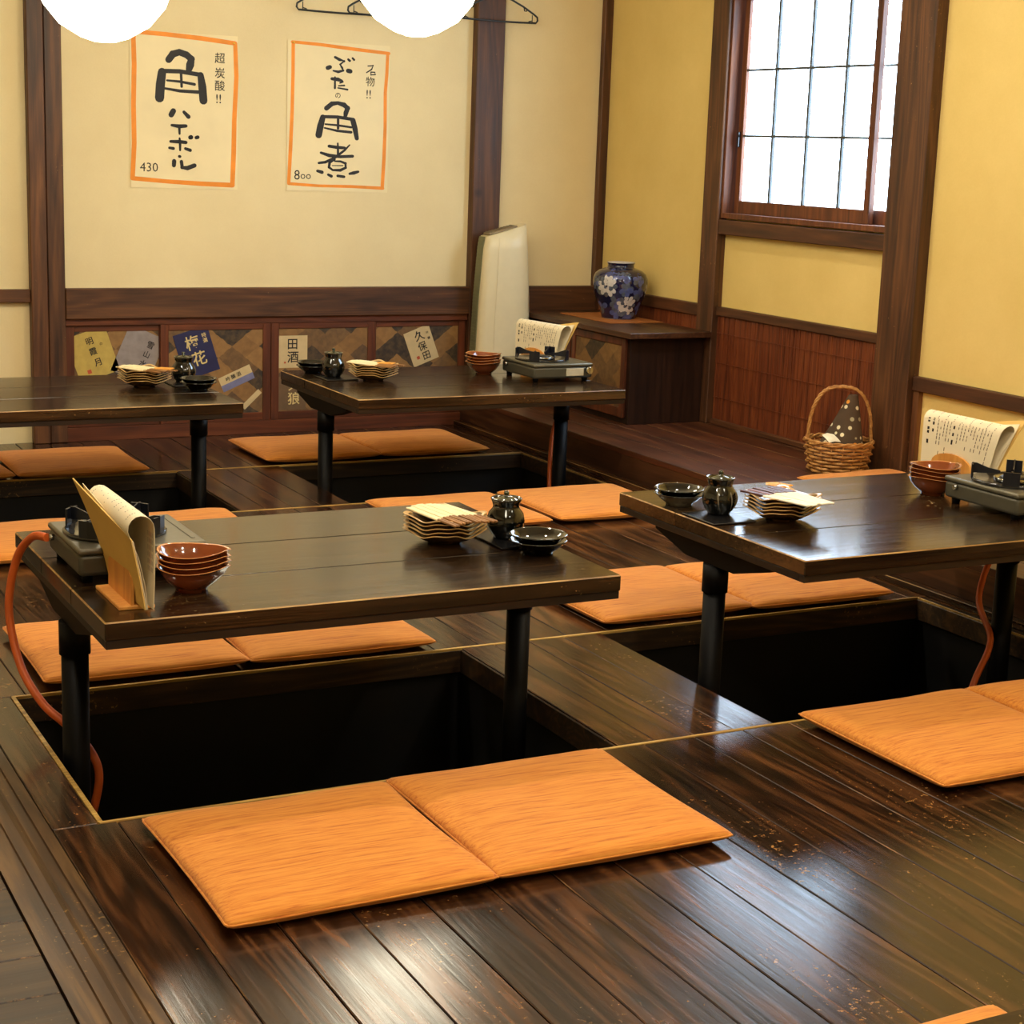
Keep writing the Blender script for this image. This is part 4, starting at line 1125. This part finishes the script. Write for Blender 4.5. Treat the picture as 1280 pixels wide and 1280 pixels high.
# ------------------------------------------------------------------ menus in wooden holders
def menu_proto(L=.25):
    """booklet standing along local y, one page rolled over the top (towards +x), cover fanned towards -x"""
    h = thing('menu_stand', '', 'menu holder')
    q = MB(); q.box((-.040, -.085, 0), (.026, .085, .007), .0012); q.build('base', 'holder', h)
    q = MB(); q.prism([(-.080, .007), (.080, .007), (.080, .058), (.045, .080), (-.045, .080), (-.080, .058)], -.017, -.011, 'x')
    q.build('back_plate', 'holder', h)
    q = MB(); q.prism([(-.075, .007), (.075, .007), (.075, .050)] + [(.075 * math.cos(a), .050 + .032 * math.sin(a)) for a in [PI * k / 10 for k in range(1, 10)]] + [(-.075, .050)], .0145, .0200, 'x')
    q.build('front_plate', 'holder', h, label='round-topped front plate')
    mn = thing('menu', '', 'menu')
    prof = [(-.001, .004), (-.006, .05), (-.017, .10), (-.030, .132), (-.036, .148)]
    for k in range(1, 9):
        a = PI - PI * k / 8; prof.append((-.012 + .024 * math.cos(a), .150 + .025 * math.sin(a)))
    prof += [(.0125, .11), (.0115, .05), (.0095, .0025)]
    def sk(b): return .045 * (b / .17) ** 1.3
    q = MB(); q.sheet([[(a, y + sk(b) * (y / L + .5), b) for y in (-L / 2, 0, L / 2)] for a, b in prof], .0006)
    q.build('folded_page', 'paper', mn)
    def fan(x0, bow, spread, zt, dz, ext):
        rows = []
        for k in range(8):
            t = k / 7
            rows.append([(x0 - bow * t ** 1.15 - spread * t ** 1.5 * s, -L / 2 + L * s + ext * t * s, .004 + (zt + dz * s) * t) for s in (0, .25, .5, .75, 1)])
        return rows
    q = MB(); q.sheet(fan(-.0055, .024, .030, .130, .055, .055), .0022); q.build('back_cover', 'paper_y', mn, label='yellowed back cover fanned away')
    q = MB(); q.sheet(fan(-.003, .023, .016, .125, .050, .05), .0012); q.build('inner_pages', 'paper', mn)
    # columns of tiny print on the left face and on the curled front page
    q = MB(); rnd = random.Random(5)
    def along(Pp, t, y, lift):
        n = len(Pp) - 1; i = min(int(t * n), n - 1); f = t * n - i
        (x0, z0), (x1, z1) = Pp[i], Pp[i + 1]; z = z0 + (z1 - z0) * f
        return (x0 + (x1 - x0) * f + lift, y + sk(z) * (y / L + .5), z)
    def face(y, t):   # right side of the roll, t 0..1 upwards
        return along([(.0115, .05), (.0125, .11), (.012, .150), (.0102, .1596)], t, -y, .0010)
    y = L / 2 - .016; col = 0
    while y > -L / 2 + .02:
        big = col in (1, 7); wd = .0055 if big else (.007 if col == 0 else .0022)
        t = .95 if not big else .98
        tend = .05 + rnd.random() * .35
        while t > tend:
            ln = (.10 if big else .075) if col else .085
            if rnd.random() < .82:
                mi = 1 if (col in (3, 4) and t > .8) else (0 if big or col == 0 else 2)
                q.quad([face(y, t), face(y - wd, t), face(y - wd, t - ln * .72), face(y, t - ln * .72)], mi)
            t -= ln * (1.6 if big else 1.0)
        y -= .017 if big or col == 0 else .0105; col += 1
    def face2(s_, t):  # inside of the roll, seen from the near end
        return (.0108, -L / 2 + .004 + s_ * .6, .055 + .085 * t)
    for c in range(9):
        for k in range(12):
            y_ = -L / 2 + .02 + c * .026; a0 = PI * (.12 + .06 * k); x_ = -.012 + .0252 * math.cos(a0); z_ = .150 + .0262 * math.sin(a0)
            if rnd.random() < .6:
                a1 = a0 + .09; yy_ = lambda z: y_ + sk(z) * (y_ / L + .5)
                q.quad([(x_, yy_(z_), z_), (x_, yy_(z_) + .003, z_), (-.012 + .0252 * math.cos(a1), yy_(z_) + .003, .150 + .0262 * math.sin(a1)), (-.012 + .0252 * math.cos(a1), yy_(z_), .150 + .0262 * math.sin(a1))], 0 if rnd.random() < .15 else 2)
    for c in range(5):
        for k in range(6):
            s = .01 + c * .012; t = 1 - k * .15
            q.quad([face2(s, t), face2(s + .003, t), face2(s + .003, t - .1), face2(s, t - .1)], 1 if c == 2 else 2)
    q.build('print', ['ink', 'ink_red', 'ink_soft'], mn)
    return h, mn
mh, mn = menu_proto()
mh.location = (.800, 3.050, TZ); tag(mh, 'light wooden menu holder at the left end of the nearest table', 'menu holder', 'wooden menu holders')
mn.location = (.8, 3.040, TZ + .0075); tag(mn, 'paper menu with curled-over page seen end-on, on the nearest table', 'menu', 'paper menus')
for (x, y, rz, lab, sub) in ((3.140, 3.470, PI + .02, 'right table behind the stove', 'facing us'), (3.165, 5.905, PI + .16, 'table before the purifier', 'small in the distance')):
    dup(mh, (x, y, TZ), rz, 'light wooden menu holder on the %s' % lab, group='wooden menu holders')
    dup(mn, (x, y, TZ + .0075), rz, 'paper menu with printed columns standing on the %s' % lab, group='paper menus')

# ------------------------------------------------------------------ wicker basket with dotted cloth
def build_basket():
    b = thing('wicker_basket', 'round wicker basket with an arched handle on the raised platform', 'basket', (3.780, 4.780, HP + .001))
    R0, R1, H = .104, .124, .112; n = 18
    q = MB()
    for k in range(n):
        a = 2 * PI * k / n; q.tube([(R0 * math.cos(a), R0 * math.sin(a), .002), ((R0 + R1) / 2 * math.cos(a), (R0 + R1) / 2 * math.sin(a), H / 2), (R1 * math.cos(a), R1 * math.sin(a), H)], .0026, 6)
    q.build('stakes', 'wicker', b, kind='stuff')
    q = MB(); nr = 9
    for r in range(nr):
        z = .005 + (H - .008) * r / (nr - 1); rad = R0 + (R1 - R0) * z / H
        q.tube([((rad + (.006 if (k + r) % 2 else -.006)) * math.cos(2 * PI * (k + .0) / n), (rad + (.006 if (k + r) % 2 else -.006)) * math.sin(2 * PI * k / n), z) for k in range(n)], .0056, 6, closed=True)
    q.lathe([(.0001, .004), (R0, .004), (R0, .007), (.0001, .007)], 24)
    q.build('weave', 'wicker', b, kind='stuff')
    q = MB(); m = 48
    for ph in (0, PI):
        q.tube([((R1 + .004 * math.cos(2 * PI * k / m * 9 + ph)) * math.cos(2 * PI * k / m), (R1 + .004 * math.cos(2 * PI * k / m * 9 + ph)) * math.sin(2 * PI * k / m), H + .004 + .004 * math.sin(2 * PI * k / m * 9 + ph)) for k in range(m)], .0045, 6, closed=True)
    q.build('rim', 'wicker', b)
    q = MB(); d = Vector((.88, -.47, 0))
    for ph in (0, 2.1, 4.2):
        pts = []
        for k in range(41):
            t = k / 40; a = PI * t; c = math.cos(a); s = math.sin(a)
            base = d * (-R1 * .95 * (abs(c) ** .75) * (1 if c > 0 else -1)) + Vector((0, 0, H - .02 + .225 * s ** .72))
            base += Vector((.0035 * math.cos(k * .9 + ph), .0035 * math.sin(k * .9 + ph), .0035 * math.sin(k * .9 + ph)))
            pts.append(base)
        q.tube(pts, .0042, 6)
    q.build('handle', 'wicker', b)
    # cloth peaked inside
    q = MB(); rows = []
    px = d * .042
    for i in range(13):
        t = i / 12; r = []
        for k in range(29):
            a = 2 * PI * k / 28
            base_r = .100 * (1 - t) ** .9 + .016 * t
            base_r *= 1 + .10 * math.sin(5 * a + 1.3) * (1 - t) + .08 * math.sin(3 * a) * math.sin(t * PI)
            off = px * (t ** .8)
            r.append((off.x + base_r * math.cos(a) * 1.0, off.y + base_r * math.sin(a) * 1.0, .050 + .232 * t - .02 * math.sin(t * PI)))
        rows.append(r)
    q.sheet(rows, .002)
    tip = rows[-1]; cv = q.bm.verts.new((px.x, px.y, .284))
    vs = [q.bm.verts.new(p) for p in tip[:-1]]
    for i in range(28):
        f = q.bm.faces.new((vs[i], vs[(i + 1) % 28], cv)); f.smooth = True
    b.scale = (.94, .94, .94)
    tag(q.build('dotted_cloth', 'cloth', loc=(3.780, 4.780, HP + .006)), 'brown cloth with white and orange dots bundled inside the wicker basket', 'cloth').scale = (.92, .92, .94)
    q = MB(); q.sheet([[(-.02, -.02, 0), (.0, -.024, .004), (.03, -.02, 0)], [(-.022, .0, .012), (.0, .0, .016), (.03, .0, .01)], [(-.02, .024, .02), (.0, .022, .026), (.028, .02, .02)]], .0012)
    tag(q.build('white_paper', 'sleeve_w', loc=(3.706, 4.733, HP + .116)), 'scrap of white paper at the basket rim, left of the dotted cloth', 'paper')
build_basket()

# small dark plaque on the right wall
q = MB(); q.box((-.008, -.05, -.05), (0, .05, .05), .002); q.box((-.010, -.04, -.04), (-.008, .04, .04), .0008)
tag(q.build('wall_plaque', 'plaque', loc=(XR, 4.155, 1.43)), 'small dark plaque on the right wall at the frame edge', 'plaque')

bpy.context.view_layer.update()
